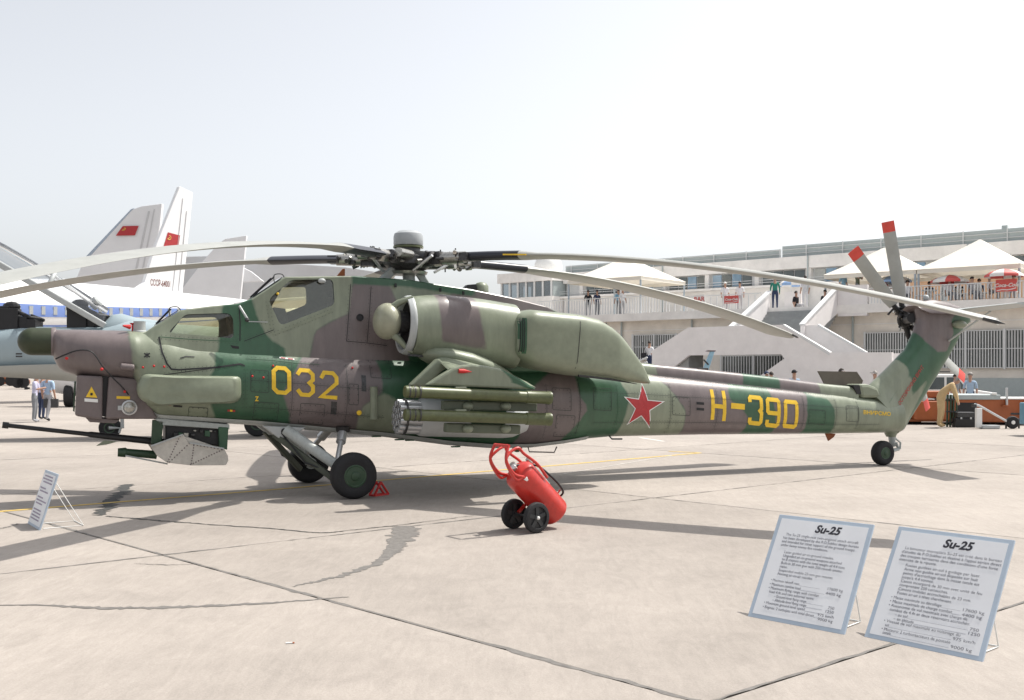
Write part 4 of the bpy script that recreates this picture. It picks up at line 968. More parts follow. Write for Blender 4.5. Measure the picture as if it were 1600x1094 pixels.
for bi, wa in enumerate(BA):
    al = R(wa) - HT; d = Vector((math.cos(al), math.sin(al), 0)); ld = Vector((math.sin(al), -math.cos(al), 0))       # leading side (turns clockwise)
    o3 = Vector((hx, 0, 0))
    def zz(r_): 
        u_ = max(0, (r_ - 1) / 7.6); return zb_ - 1.05 * u_ ** 2 + r_ * math.cos(al) * R(-.3) + r_ * math.sin(al) * -R(-1.1)
    def P(r_): return o3 + d * r_ + Vector((0, 0, zz(r_)))
    arm = MB().tube([P(.22), P(.55)], [.14, .12], 12).box(P(.62), (.2, .2, .2), Matrix.Rotation(al, 3, 'Z')).tube([P(.62), P(1.15)], [.10, .09], 12, mi=1).box(P(1.2), (.14, .26, .12), Matrix.Rotation(al, 3, 'Z'), mi=0)
    arm.tube([P(.30) + ld * -.2 + Vector((0, 0, .05)), P(.75) + ld * -.22 + Vector((0, 0, .05))], .07, 10, mi=1)
    for k in range(34):
        q = P(rn.uniform(.2, 1.1)) + ld * rn.uniform(-.17, .17) + Vector((0, 0, rn.uniform(-.10, .09))); e = Vector((rn.uniform(-1, 1), rn.uniform(-1, 1), rn.uniform(-.5, .5))).normalized() * rn.uniform(.03, .075)
        arm.tube([q - e, q + e], rn.uniform(.016, .045), 7, mi=rn.choice((0, 0, 1)))
    for k in range(3):
        q = P(rn.uniform(.4, 1.1)) + ld * rn.uniform(-.15, .15); arm.tube([q, q + Vector((0, 0, rn.choice((.13, -.14))))], .011, 6)
    ar = arm.build('blade_grip', ['dark_metal', 'steel'], H, smooth=45)
    q = P(.72) + ld * .26; ql = Vector((hx, 0, 0)) + (d * .34 + ld * .26); 
    MB().tube([q + Vector((0, 0, .02)), Vector((ql.x, ql.y, zb_ - .2))], .022, 8).build('pitch_link', 'aluminium', ar)
    # blade
    c0 = .62; rs = [1.1, 1.35, 1.6, 1.9, 2.2, 2.5] + list(np.linspace(2.7, 8.35, 26)) + [8.5, 8.6]; rg = []; rootrg = []
    for r_ in rs:
        ch = .30 if r_ < 1.95 else (.30 + (c0 - .30) * min(1, (r_ - 1.9) / .9))
        if r_ > 8.4: ch = c0 * (.82 if r_ < 8.55 else .45)
        pit = R(3.5 - 3 * (r_ / 8.6)); th = .052 if r_ > 2.3 else .095; ring = []
        for j in range(18):
            t = 2 * math.pi * j / 18; u_ = .5 - .5 * math.cos(t)       # 0 = leading edge
            tk = th * 1.25 * (1.6 * math.sqrt(u_) * (1 - u_) + .03) * (1 if math.sin(t) > 0 else -.8)
            x_ = (.28 - u_) * ch
            ring.append(P(r_) + ld * (x_ * math.cos(pit)) + Vector((0, 0, x_ * math.sin(pit) + (tk if abs(math.sin(t)) > 1e-6 else 0))))
        (rootrg if r_ <= 2.2 else rg).append(ring)
        if r_ == 2.2: rg.append(ring)
    bl_ = MB().rings(rg).build('main_rotor_blade', 'blade_grey', H, smooth=40)
    MB().rings(rootrg).build('blade_root_boot', 'blade_boot', bl_, smooth=40)
    if bi == 1:
        MB().tube([P(2.0) + ld * .19, P(2.4) + ld * .18], .012, 6).build('yellow_band', 'yellow_paint', bl_)
    MB().tube([P(8.48) + ld * .14, P(8.62) + ld * .12, P(8.70) + ld * .10], [.022, .024, .002], 8).build('blade_tip_cap', 'dark_metal', bl_, smooth=50)
# bits under the belly
MB().tube([hp(825, 698, .3), hp(827, 706, .3), hp(866, 707, .3), hp(870, 698, .3)], .012, 6).build('boarding_step', 'brown', H)
MB().tube([hp(952, 681, .3), hp(956, 686, .35), hp(972, 686, .35)], .014, 6).build('boarding_step', 'dark_metal', H)
MB().lathe([(.09, 0), (.07, .06), (.02, .08)], hp(808, 699, .1), (0, 0, -1), 12).build('belly_antenna', 'olive', H, smooth=40)
for a, b in ((588, 682), (624, 687), (712, 698), (640, 688)): MB().box(hp(a, b, .3), (.14, .06, .02)).build('belly_drain', 'dark_green', H)

# wheel chock
ck = MB(); A = gp(585, 776); B = gp(607, 773); d = (B - A); d.z = 0; ln = d.length; d.normalize(); nrm = Vector((-d.y, d.x, 0))
for s_ in (.0, .10):
    p = A + nrm * s_; t3 = [p, p + d * ln, p + d * ln * .45 + Vector((0, 0, .19))]
    for i in range(3): ck.bar(t3[i] + Vector((0, 0, .012)), t3[(i + 1) % 3] + Vector((0, 0, .012)), .03, .022)
for t in (0, 1, .45): 
    z_ = .17 if t == .45 else .012
    ck.bar(A + d * ln * t + nrm * .0 + Vector((0, 0, z_)), A + d * ln * t + nrm * .10 + Vector((0, 0, z_)), .022, .022)
tag(ck.build('wheel_chock', 'cover_red'), 'red triangular tube wheel chock behind the near main wheel of the helicopter', 'wheel chock')
# ------------------------------------------------------------------ wheeled fire extinguisher
pn, pf = gp(838, 833), gp(803, 826)
axl = (pn - pf); axl.z = 0; tw_ = axl.length; axl.normalize(); fw = Vector((axl.y, -axl.x, 0))        # fw: to the left and towards the camera
if fw.x > 0: fw = -fw
ori = (pn + pf) / 2
E = thing('fire_extinguisher', 'red wheeled fire extinguisher trolley leaning back on two black wheels', 'fire extinguisher', (ori.x, ori.y, 0), math.atan2(fw.y, fw.x))
# local: x = lean direction, y = axle
rw = .175
def cyl(p): return Vector(p)
bA, bT = Vector((-.42, 0, .19)), Vector((.10, 0, .68)); ax = (bT - bA).normalized(); ln = (bT - bA).length; rc_ = .185
pr = [(rc_ * math.sin(t), -.06 - .09 * math.cos(t) + .06) for t in np.linspace(.05, math.pi / 2, 7)] + [(rc_, ln * .93)] + [(rc_ * math.cos(t), ln * .93 + .11 * math.sin(t)) for t in np.linspace(.15, 1.45, 7)]
tank = MB().lathe(pr, bA, ax, 36).build('tank', 'ext_red', E, smooth=50)
MB().lathe([(.03, 0), (.03, .05), (.05, .05), (.05, .08), (.02, .09)], bT + ax * .05, ax, 14).build('valve', 'steel', tank, smooth=35)
MB().lathe([(.028, 0), (.028, .02), (.024, .022)], bT + ax * .08 + Vector((.05, .05, .01)), (0.5, .6, .4), 14).build('gauge', 'aluminium', tank)
px_ = ax.cross(Vector((0, 1, 0))).normalized()          # away from the axle plane (upper side)
if px_.z < 0: px_ = -px_
for sg in (1, -1):
    y_ = sg * .15
    base = Vector((0, y_, rw + .02))
    k0 = bA + ax * .10 + Vector((0, y_, 0)) + px_ * -.05; k1 = bA + ax * ln * .95 + Vector((0, y_, 0)) + px_ * -.05
    top1 = Vector((.27, y_, .68)); top2 = Vector((.385, y_, .84)); top3 = Vector((.34, y_ * .85, 1.0))
    MB().tube(bezier([k0, (k0 + k1) / 2, k1, top1, top2, top3], 7), .018, 10).build('frame_tube', 'ext_red', E, smooth=60)
    a0 = bA + ax * ln * .62 + Vector((0, y_ * 1.0, 0)) + px_ * .16
    MB().tube(bezier([a0, a0 + ax * .22 + px_ * .02, a0 + ax * .45 + px_ * -.02, top3 + Vector((-.14, 0, -.03)), top3 + Vector((-.02, 0, -.08)), top2 + Vector((.0, 0, -.02)), top1 + Vector((-.02, 0, -.06)), k1 + ax * .04], 7), .017, 10).build('frame_tube', 'ext_red', E, smooth=60)
    MB().lathe([(.03, -.02), (.03, .02)], k1, ax, 12).build('clamp', 'white_paint', E)
    MB().bar(base + Vector((-.02, 0, 0)), bA + ax * ln * .35 + Vector((0, y_, 0)), .03, .03).build('axle_bracket', 'ext_red', E)
MB().tube([Vector((0, -tw_ / 2, rw)), Vector((0, tw_ / 2, rw))], .014, 10).build('axle', 'dark_metal', E)
MB().tube([top3 + Vector((0, .27, 0)), top3], .018, 10).build('handle_bar', 'ext_red', E, smooth=60)
for sg in (1, -1):
    c = Vector((0, sg * tw_ / 2, rw)); wm = MB(); wd = .075
    wm.lathe([(rw * .72, -wd * .5), (rw * .80, -wd * .5), (rw * .95, -wd * .42), (rw, -wd * .2), (rw, wd * .2), (rw * .95, wd * .42), (rw * .80, wd * .5), (rw * .72, wd * .5), (rw * .70, wd * .2), (rw * .70, -wd * .2)], c, (0, 1, 0), 40)
    wh = wm.build('trolley_wheel', 'tyre', E, smooth=45)
    mat('rim_grey', (.028, .03, .032), .5)
    rm = MB().lathe([(rw * .70, -.012), (rw * .70, .012)], c, (0, 1, 0), 30, cap=True)
    rm.build('wheel_disc', 'black', wh)
    for k in range(5):
        a = 2 * math.pi * k / 5 + .3; d = Vector((math.cos(a), 0, math.sin(a)))
        for s2 in (1, -1): MB().bar(c + d * .03 + Vector((0, s2 * .018, 0)), c + d * rw * .71 + Vector((0, s2 * .018, 0)), .012, .045, up=d.cross(Vector((0, 1, 0)))).build('spoke', 'rim_grey', wh)
    MB().lathe([(.04, -.03), (.04, .03)], c, (0, 1, 0), 18).build('wheel_boss', 'rim_grey', wh, smooth=30)
    MB().ball(c + Vector((0, sg * .036, 0)), .02, 10).build('axle_nut', 'white_paint', wh, smooth=60)
# hose, nozzle and bracket along the upper side
sdy = -.03
n0, n1 = bA + ax * (ln * .98) + px_ * .21 + Vector((0, sdy, 0)), bA + ax * (ln * .35) + px_ * .20 + Vector((0, sdy, 0))
MB().tube([n0, n1], .024, 12).build('discharge_horn', 'steel', E, smooth=60)
MB().tube([bA + ax * (ln * .85) + px_ * .185 + Vector((0, sdy - .06, 0)), bA + ax * (ln * -.02) + px_ * .20 + Vector((0, sdy - .06, 0))], .014, 10).build('hose', 'black', E, smooth=60)
hh = [bA + ax * ln * k + px_ * q + Vector((0, y, 0)) for k, q, y in ((-.02, .20, sdy - .06), (.04, .26, .0), (.3, .25, .08), (.6, .23, .09), (.85, .20, .06), (1.05, .08, .0), (1.12, .02, 0))]
MB().tube(bezier(hh, 6), .013, 8).build('hose', 'black', E, smooth=60)
MB().box(bA + ax * (ln * .42) + px_ * .15 + Vector((0, -.10, 0)), (.09, .05, .07)).build('bracket', 'black', E, bevel=.01)
for k in (.12, .86): MB().tube([bA + ax * ln * k + px_ * .16, bA + ax * ln * k + px_ * .25], .010, 6).build('hose_hook', 'ext_red', E)
MB().lathe([(.02, -.02), (.02, .02)], bA + ax * ln * .86 + px_ * .20 + Vector((0, -.09, 0)), px_, 10).build('clamp', 'white_paint', E)

# ------------------------------------------------------------------ display boards
mat('title_black', (.03, .03, .04), .7)
mat('board_white', (.80, .81, .83), .55, var=.03)
mat('board_frame', (.45, .53, .62), .5, var=.05)
mat('print_black', (.10, .10, .13), .7, var=.05)
def board(name, label, BL, BR, q, h, lines, title, lh=.55, lx=-.06):
    u = (BR - BL); u.z = 0; wd = u.length; u.normalize(); aw = Vector((-u.y, u.x, 0))
    if aw.y < 0: aw = -aw
    rot = math.atan2(u.y, u.x)
    T = thing(name, label, 'display board', (BL.x, BL.y, 0), rot)
    lean = math.atan2(q, h); hh_ = math.hypot(q, h)
    M = Matrix.Rotation(-lean, 4, 'X')           # board plane: x along, z up, leaning back (+y)
    def P(x, z, off=0): 
        v = M @ Vector((x, -off, z)); return v
    b = MB().prism([P(0, 0), P(wd, 0), P(wd, hh_), P(0, hh_)], M @ Vector((0, .018, 0))).build('panel', 'board_frame', T, bevel=.003)
    m_ = .032
    MB().prism([P(m_, m_, .003), P(wd - m_, m_, .003), P(wd - m_, hh_ - m_, .003), P(m_, hh_ - m_, .003)], M @ Vector((0, .0025, 0))).build('white_sheet', 'board_white', T)
    mm = Matrix.Translation(Vector((0, 0, 0))) @ M @ Matrix.Rotation(R(90), 4, 'X')
    def put(body, x, z, size, align='LEFT', shear=0.0, bold=0.0, width=None):
        me = text_mesh(body, size, 'text_line', shear, align, bold, ext=.0004)
        me.materials.append(MATS['title_black' if bold > 0 else 'print_black'])
        if width:
            xs = [v.co.x for v in me.vertices]; k = width / max(1e-6, max(xs) - min(xs))
            for v in me.vertices: v.co.x *= k
        me.transform(mm @ Matrix.Translation(Vector((x, z, .0048))))
        inst('text_line', me, T)
    put(title, wd * .56, hh_ * .862, hh_ * .102, 'CENTER', .25, .003)
    for (body, x, z, wdt) in lines: put(body, wd * x, hh_ * z, hh_ * .036, 'LEFT', 0, -.0004, wd * wdt if wdt else None)
    # easel legs of bent rod
    for x_ in (wd * .22, wd * .9):
        t0 = P(x_, hh_ * lh) + Vector((0, .02, 0)); f0 = Vector((x_, q + lx, .008)); f1 = Vector((x_, .06, .008))
        MB().tube([t0, f0, f1], .0055, 6).build('easel_leg', 'white_paint', T)
    a, c = Vector((wd * .22, q + lx, .008)), Vector((wd * .9, q + lx, .008)); MB().tube([a, c], .0055, 6).build('easel_leg', 'white_paint', T)
    return T
EN = [('The Su-25 single-seat twin-engined attack aircraft', .14, .80, .76), ('has been developed by the P.O.Sukhoi design bureau', .12, .765, .79), ('and intended for close support of the ground troops', .12, .73, .76), ('under heavy enemy fire conditions.', .12, .695, .50),
      ('Laser-guided air-to-ground missiles.', .18, .63, .52), ('Unguided air-to-ground weapons attached', .18, .595, .61), ('to 8 stations with the total weight of 4.4 tons.', .18, .56, .66), ('Built-in 30 mm gun with 250 rounds ammu-', .18, .525, .64), ('nition.', .18, .49, .08), ('Suspended mobile 23-mm gun mounts.', .18, .455, .57), ('Homing air-to-air missiles.', .18, .42, .37),
      ('• Maximum takeoff mass______________', .13, .355, .52), ('17600 kg', .72, .353, .15), ('• Maximum combat load_______________', .13, .315, .58), ('4400 kg', .72, .312, .15), ('• Maximum flying range with combat', .13, .28, .53), ('load 4.4t and two external tanks:', .15, .245, .47), ('– Ground-level flying range___________', .21, .21, .52), ('750', .78, .19, .06), ('– Altitude-level flying range__________', .21, .175, .52), ('1250', .76, .155, .08), ('• Maximum ground-level speed________', .13, .14, .57), ('975 km/h', .70, .115, .16), ('• Engines: 2 turbojets with total thrust__', .13, .10, .57), ('9000 kg', .71, .078, .15)]
FR = [('La bimoteur monoplace Su-25 est créé dans le bureau', .12, .80, .82), ('d\'études de P.O.Sukhoi et destiné à l\'appui aérien direct', .10, .765, .85), ('des troupes terrestres dans des conditions d\'une forte', .10, .73, .83), ('intensité de la riposte.', .10, .695, .33),
      ('Fusées guidées air-sol à guidage par laser.', .17, .65, .64), ('Arme non guidée air-sol disposée sur huit', .17, .615, .63), ('points d\'accrochage dont la masse totale est', .17, .58, .65), ('jusqu\'à 4.4 tonnes.', .17, .545, .28), ('Canon incorporé de 30 mm avec unité de feu', .17, .51, .69), ('comprenant 250 cartouches.', .17, .475, .42), ('Canons mobiles accrochables de 23 mm.', .17, .44, .62), ('Fusées air-air à têtes chercheuses.', .17, .405, .47),
      ('• Masse maximale au décollage_________', .13, .36, .60), ('17600 kg', .74, .358, .17), ('• Masse maximale de charge combat____', .13, .325, .61), ('4400 kg', .75, .318, .16), ('• Autonomie de vol maximale avec charge de', .13, .29, .67), ('combat de 4.4t et deux réservoirs accrochés:', .15, .255, .68), ('– au sol_____________________________', .21, .22, .62), ('750', .84, .217, .07), ('– en altitude_________________________', .21, .185, .61), ('1250', .83, .183, .09), ('• Vitesse de vol maximale au voisinage du', .13, .155, .65), ('sol__________________________________', .15, .12, .57), ('975 km/h', .73, .118, .18), ('• Moteurs: 2 turboréacteurs de poussée', .13, .085, .59), ('totale_______________________________', .15, .055, .57), ('9000 kg', .73, .053, .17)]
board('display_board', 'pale blue-framed display board headed Su-25 nearest the right edge, its text starting La bimoteur', gp(1350, 995), gp(1535, 1034.5), .48, .72, FR, 'Su-25')
board('display_board', 'pale blue-framed display board headed Su-25 standing left of a matching larger-looking one', gp(1168, 963), gp(1319, 992), .47, .72, EN, 'Su-25')
SB = board('display_board', 'small weathered display board on a wire easel standing left of the helicopter gun', gp(43, 818), gp(61, 829), .20, .64, [('no. 000000 00', .2, .86 - .055 * i, random.Random(i).uniform(.3, .62)) for i in (0, 1, 2, 4, 5, 6, 7, 9, 10, 11, 13)] if False else [], ' ', .85, .30)

mat('faded_print', (.34, .30, .38), .8, var=.3, scale=30)
for i in (0, 1, 2, 4, 5, 7, 8, 9, 11, 12, 13, 14):
    rb = random.Random(i); w0 = rb.uniform(.08, .2); w1 = rb.uniform(.5, .9); M = Matrix.Rotation(-math.atan2(.20, .64), 4, 'X'); hz_ = .60 - i * .037
    wd_ = (gp(61, 829) - gp(43, 818)).length
    MB().prism([M @ Vector((x * wd_, -.0075, z)) for x, z in ((w0, hz_), (w1, hz_), (w1, hz_ + .016), (w0, hz_ + .016))], M @ Vector((0, .001, 0))).build('faded_print_line', 'faded_print', SB)
# ------------------------------------------------------------------ terrace building with the double staircase
mat('wall_cream', (.80, .775, .745), .8, var=.12, scale=.9, bump=.1)
mat('wall_beige', (.77, .72, .65), .8, var=.12, scale=.9, bump=.1)
mat('stair_white', (.80, .77, .76), .75, var=.06, scale=1.5)
mat('step_grey', (.33, .34, .34), .8, var=.12, scale=3)
mat('screen_grey', (.40, .45, .45), .5, var=.06)
mat('frame_white', (.66, .67, .67), .5, var=.04)
mat('tent_cream', (.74, .70, .62), .8, var=.05, scale=1)
mat('terracotta', (.62, .40, .26), .8, var=.08, scale=1)
mat('pole_grey', (.36, .42, .47), .5)
mat('umb_red', (.60, .09, .08), .6, var=.05); mat('umb_white', (.75, .73, .70), .6, var=.04); mat('umb_blue', (.30, .45, .70), .6)
mat('pane_dark', (.10, .12, .125), .12, spec=.7, var=.3, scale=.5); mat('pane_blue', (.20, .32, .44), .1, spec=.8, var=.3, scale=.4)  # pane_blue: the reflected sky is put into the pane colour
mat('pane_mid', (.17, .18, .175), .25, var=.5, scale=.6)
mat('pane_blind', (.45, .46, .44), .4)
P0 = Vector((24.9, 49.8, 0)); FD = Vector((-.781, .625, 0)).normalized(); ND = Vector((FD.y, -FD.x, 0))
BR_ = math.atan2(-FD.y, -FD.x)                     # building local x runs to the right along the front
def B(t, n, z): return P0 + FD * t + ND * n + Vector((0, 0, z))
BX = [FD, ND]
def bbox(mb, t0, t1, n0, n1, z0, z1, mi=0):
    return mb.prism([B(t0, n0, z0), B(t1, n0, z0), B(t1, n1, z0), B(t0, n1, z0)], (0, 0, z1 - z0), mi)
def bpoly(mb, pts, n0, n1, mi=0):                   # polygon in (t, z) extruded across n
    return mb.prism([B(t, n0, z) for t, z in pts], ND * (n1 - n0), mi)
BL_ = thing('terrace_building', 'long cream two-level building with roof railing screen and barred ground-floor windows', 'building')
bbox(MB(), -14, 36, .6, 24, 0, 4.95).build('ground_floor_wall', 'wall_beige', BL_)
bbox(MB(), -14, 36, -.25, 8.9, 4.96, 5.30).build('terrace_slab', 'wall_cream', BL_)
bbox(MB(), -14, 30.2, -.30, -.12, 4.90, 5.36).build('slab_edge', 'wall_cream', BL_)
bbox(MB(), -14, 34.0, 9.0, 24, 5.31, 7.45).build('upper_wall', 'wall_cream', BL_)
bbox(MB(), -14, 34.0, 9.3, 24, 7.46, 8.42).build('window_band_wall', 'frame_white', BL_)
bbox(MB(), -14, 34.0, 8.85, 24, 8.43, 9.22).build('roof_wall', 'wall_cream', BL_)
bbox(MB(), 3.5, 36, 8.6, 8.98, 7.30, 7.44).build('balcony_ledge', 'wall_cream', BL_)
bbox(MB(), -8, 8.2, 8.90, 8.99, 5.32, 7.25).build('terracotta_wall', 'terracotta', BL_)
# windows of the upper floor: groups of four panes between piers
def wpane(t0, t1, z0, z1, n, m, frame=True):
    o = bbox(MB(), t0, t1, n, n + .04, z0, z1).build('window_pane', m, BL_)
    return o
grp = [(5.2, 'pane_blue'), (8.6, 'pane_dark'), (11.4, 'pane_blue'), (15.0, 'pane_dark'), (18.7, 'pane_blue'), (22.1, 'pane_dark'), (25.6, 'pane_blue'), (29.2, 'pane_dark'), (1.8, 'pane_dark'), (-1.5, 'pane_blue'), (-5, 'pane_dark')]
rnb = random.Random(5)
for t0, m in grp:
    for k in range(4):
        a = t0 + k * .74
        bbox(MB(), a, a + .66, 9.22, 9.28, 7.52, 8.36).build('window_pane', rnb.choice((m, m, m, 'pane_dark', 'pane_blue', 'pane_blind')), BL_)
    bbox(MB(), t0 + 3.05, t0 + 3.35, 8.96, 9.29, 7.46, 8.42).build('window_pier', 'wall_cream', BL_)
# roof railing screen
for t0, t1, z1 in ((-14, 16.5, 9.98), (16.6, 34.0, 9.80)):
    bbox(MB(), t0, t1, 9.2, 9.26, 9.23, z1).build('roof_screen', 'screen_grey', BL_)
    for zz_ in (9.45, 9.72): bbox(MB(), t0, t1, 9.14, 9.19, zz_, zz_ + .04).build('screen_rail', 'frame_white', BL_)
    t = t0
    while t < t1: bbox(MB(), t, t + .06, 9.10, 9.135, 9.23, z1 + .04).build('screen_post', 'frame_white', BL_); t += 2.4
bbox(MB(), 2.9, 3.2, 9.4, 9.7, 9.9, 10.2).build('roof_vent', 'screen_grey', BL_)
# handrail along the balcony ledge
for zz_ in (7.62, 7.78): bbox(MB(), 8.5, 36, 8.62, 8.65, zz_, zz_ + .03).build('balcony_rail', 'frame_white', BL_)
# glazed end pavilion on the left
bbox(MB(), 34.1, 39.2, 7.6, 24, 4.0, 7.45).build('pavilion_base', 'wall_cream', BL_)
bbox(MB(), 34.0, 39.3, 7.4, 24, 8.62, 9.35).build('pavilion_roof', 'wall_cream', BL_)
for t in np.linspace(34.15, 39.0, 7): bbox(MB(), t, t + .16, 7.65, 7.85, 7.45, 8.62).build('pavilion_mullion', 'frame_white', BL_)
for n_ in (10, 12.5, 15): bbox(MB(), 38.9, 39.1, n_, n_ + .2, 7.45, 8.62).build('pavilion_mullion', 'frame_white', BL_)
bbox(MB(), 34.15, 39.1, 7.7, 7.73, 7.46, 8.61).build('pavilion_glass', 'window_glass', BL_)
bbox(MB(), 34.1, 36.2, 7.74, 12, 7.46, 8.61).build('pavilion_blind', 'screen_grey', BL_)
# ground floor: courses, barred windows, door glazing
for zz_ in (4.3, 3.1): bbox(MB(), -14, 36, .54, .60, zz_, zz_ + .06).build('wall_course', 'wall_cream', BL_)
def barred(t0, t1, z0, z1, step=.135):
    gw = bbox(MB(), t0, t1, .50, .53, z0, z1).build('barred_window', 'pane_mid', BL_)
    nb = int((t1 - t0) / step)
    me = MB().box((0, 0, 0), (.045, .03, z1 - z0)).mesh('window_bar', 'frame_white')
    for i in range(nb + 1):
        inst('window_bar', me, gw, B(t0 + i * step, .40, (z0 + z1) / 2), (0, 0, BR_))
    for zz_ in (z0, z0 + (z1 - z0) * .5, z1 - .04): bbox(MB(), t0, t1, .36, .385, zz_, zz_ + .04).build('cross_bar', 'frame_white', gw)
    for t in np.arange(t0, t1 + .1, (t1 - t0) / max(1, round((t1 - t0) / 2.0))): bbox(MB(), t - .05, t + .05, .30, .355, z0 - .05, z1 + .05).build('window_post', 'frame_white', gw)
barred(-4.5, 4.6, 1.95, 3.86); barred(5.2, 7.9, 1.95, 3.86); barred(19.4, 22.5, 2.5, 4.05, .16); barred(10.2, 16.4, .3, 2.7, .17)
bbox(MB(), -14, 8.2, .42, .58, .0, 1.45).build('plinth', 'screen_grey', BL_)
for t in (24.6, 27.5): bbox(MB(), t, t + .06, .55, .6, 3.2, 4.9).build('wall_joint', 'screen_grey', BL_)

for t in (8.6, 18.4, 23.4, 30.5): MB().tube([B(t, .48, 0), B(t, .48, 4.9)], .06, 8).build('drainpipe', 'screen_grey', BL_)
for t in (4.9, 14.6, 25.3): MB().tube([B(t, 8.8, 5.3), B(t, 8.8, 9.2)], .05, 8).build('drainpipe', 'screen_grey', BL_)
# --- the staircase
STC = thing('double_staircase', 'pale concrete double staircase with solid parapets climbing to the terrace', 'staircase')
front = [(4.2, 0), (4.2, 2.68), (7.2, 2.70), (9.5, 4.10), (14.8, 4.10), (17.0, 2.90), (17.0, 0), (16.9, 0), (15.6, 2.05), (14.75, 2.63), (9.6, 2.63), (9.45, 2.42), (10.76, 1.55), (12.2, 0)]
bpoly(MB(), front, -6.5, -6.25).build('front_parapet', 'stair_white', STC)
bpoly(MB(), [(7.15, 2.55), (9.5, 4.0), (9.5, 4.12), (7.15, 2.73)], -6.53, -6.20).build('parapet_coping', 'frame_white', STC)
bpoly(MB(), [(6.1, 0), (6.1, 2.70), (8.55, 4.12), (9.2, 4.12), (9.2, 0)], -4.6, -4.4).build('inner_parapet', 'stair_white', STC)
bpoly(MB(), [(6.05, 2.62), (8.5, 4.05), (8.5, 4.17), (6.05, 2.74)], -4.64, -4.36).build('parapet_coping', 'frame_white', STC)
bpoly(MB(), [(4.2, 0), (4.2, 2.66), (6.1, 2.66), (6.1, 0)], -4.55, -4.40).build('inner_wall', 'stair_white', STC)
bbox(MB(), 9.3, 14.9, -6.2, -3.2, 2.95, 3.10).build('landing', 'step_grey', STC)
bbox(MB(), 5.9, 6.15, -6.28, -4.5, 0, 2.66).build('end_wall', 'stair_white', STC)
mat('gap_grey', (.16, .2, .2), .6)
bbox(MB(), 5.80, 5.90, -6.48, -6.30, 1.0, 2.67).build('gap_strip', 'gap_grey', STC)  # plain dark grey strip for the gap beside the end wall, not a pipe
NSTEP = 13
for i in range(NSTEP):
    n0 = -3.2 + 3.2 * i / NSTEP; z1 = 3.1 + 2.2 * (i + 1) / NSTEP
    bbox(MB(), 9.35, 13.1, n0, n0 + 3.2 / NSTEP + .02 * (i < NSTEP - 1), max(2.4, z1 - .6), z1).build('step', 'step_grey', STC)
# parapets of the upper flight
def npoly(mb, pts, t0, t1): return mb.prism([B(t0, n, z) for n, z in pts], FD * (t1 - t0))
npoly(MB(), [(-4.8, 3.0), (-4.8, 4.12), (0.1, 6.42), (.1, 5.0), (-.3, 4.9), (-1.6, 4.4)], 9.15, 9.34).build('flight_parapet', 'stair_white', STC)
npoly(MB(), [(-4.7, 3.0), (-4.7, 4.05), (-.1, 6.20), (-.1, 4.9)], 13.12, 13.3).build('flight_parapet', 'stair_white', STC)
npoly(MB(), [(-4.75, 4.10), (-4.75, 4.2), (-.05, 6.34), (-.05, 6.22)], 13.05, 13.36).build('parapet_coping', 'frame_white', STC)
npoly(MB(), [(-4.85, 4.13), (-4.85, 4.2), (.1, 6.50), (.1, 6.43)], 9.1, 9.38).build('parapet_coping', 'frame_white', STC)
bbox(MB(), 7.55, 9.14, -.28, .02, 4.75, 6.40).build('terrace_parapet', 'stair_white', STC)
bbox(MB(), 12.0, 13.0, 1.6, 1.8, 5.31, 6.35).build('terrace_parapet', 'stair_white', STC)
# side flights
for i in range(9):
    t0 = 9.3 - i * .36; bbox(MB(), t0 - .36, t0, -6.22, -4.62, max(0, 2.4 - i * .17), 2.93 - i * .17).build('step', 'step_grey', STC)
    t0 = 14.92 + i * .40; bbox(MB(), t0, t0 + .39, -6.22, -4.62, 0, 2.93 - i * .2).build('step', 'step_grey', STC)
MB().tube([B(17.6, -6.0, 2.55), B(19.4, -6.0, 1.9), B(19.4, -6.0, .4)], .05, 8).build('handrail', 'frame_white', STC)
MB().tube([B(17.6, -6.0, 2.3), B(19.4, -6.0, 1.6)], .04, 8).build('handrail', 'frame_white', STC)

# --- terrace railing (white balusters)
def railing(label, t0, t1, n, step=.16, h=1.02):
    T = thing('terrace_railing', label, 'railing')
    me = MB().box((0, 0, 0), (.05, .03, h - .08)).mesh('baluster', 'frame_white')
    k = int((t1 - t0) / step)
    for i in range(k + 1): inst('baluster', me, T, B(t0 + i * step, n, 5.36 + h / 2), (0, 0, BR_))
    bbox(MB(), t0, t1, n - .03, n + .03, 5.36 + h, 5.36 + h + .05).build('top_rail', 'frame_white', T)
    bbox(MB(), t0, t1, n - .02, n + .02, 5.34, 5.37).build('bottom_rail', 'frame_white', T)
railing('white barred railing along the terrace above the long barred window', -3.2, 7.5, -.15, .16, .80)
railing('white barred railing along the terrace between the staircase and the far tent', 13.6, 19.3, -.15, .4, .85)
railing('white barred railing along the far terrace under the left cream tent', 19.6, 29.6, -.15, .2)

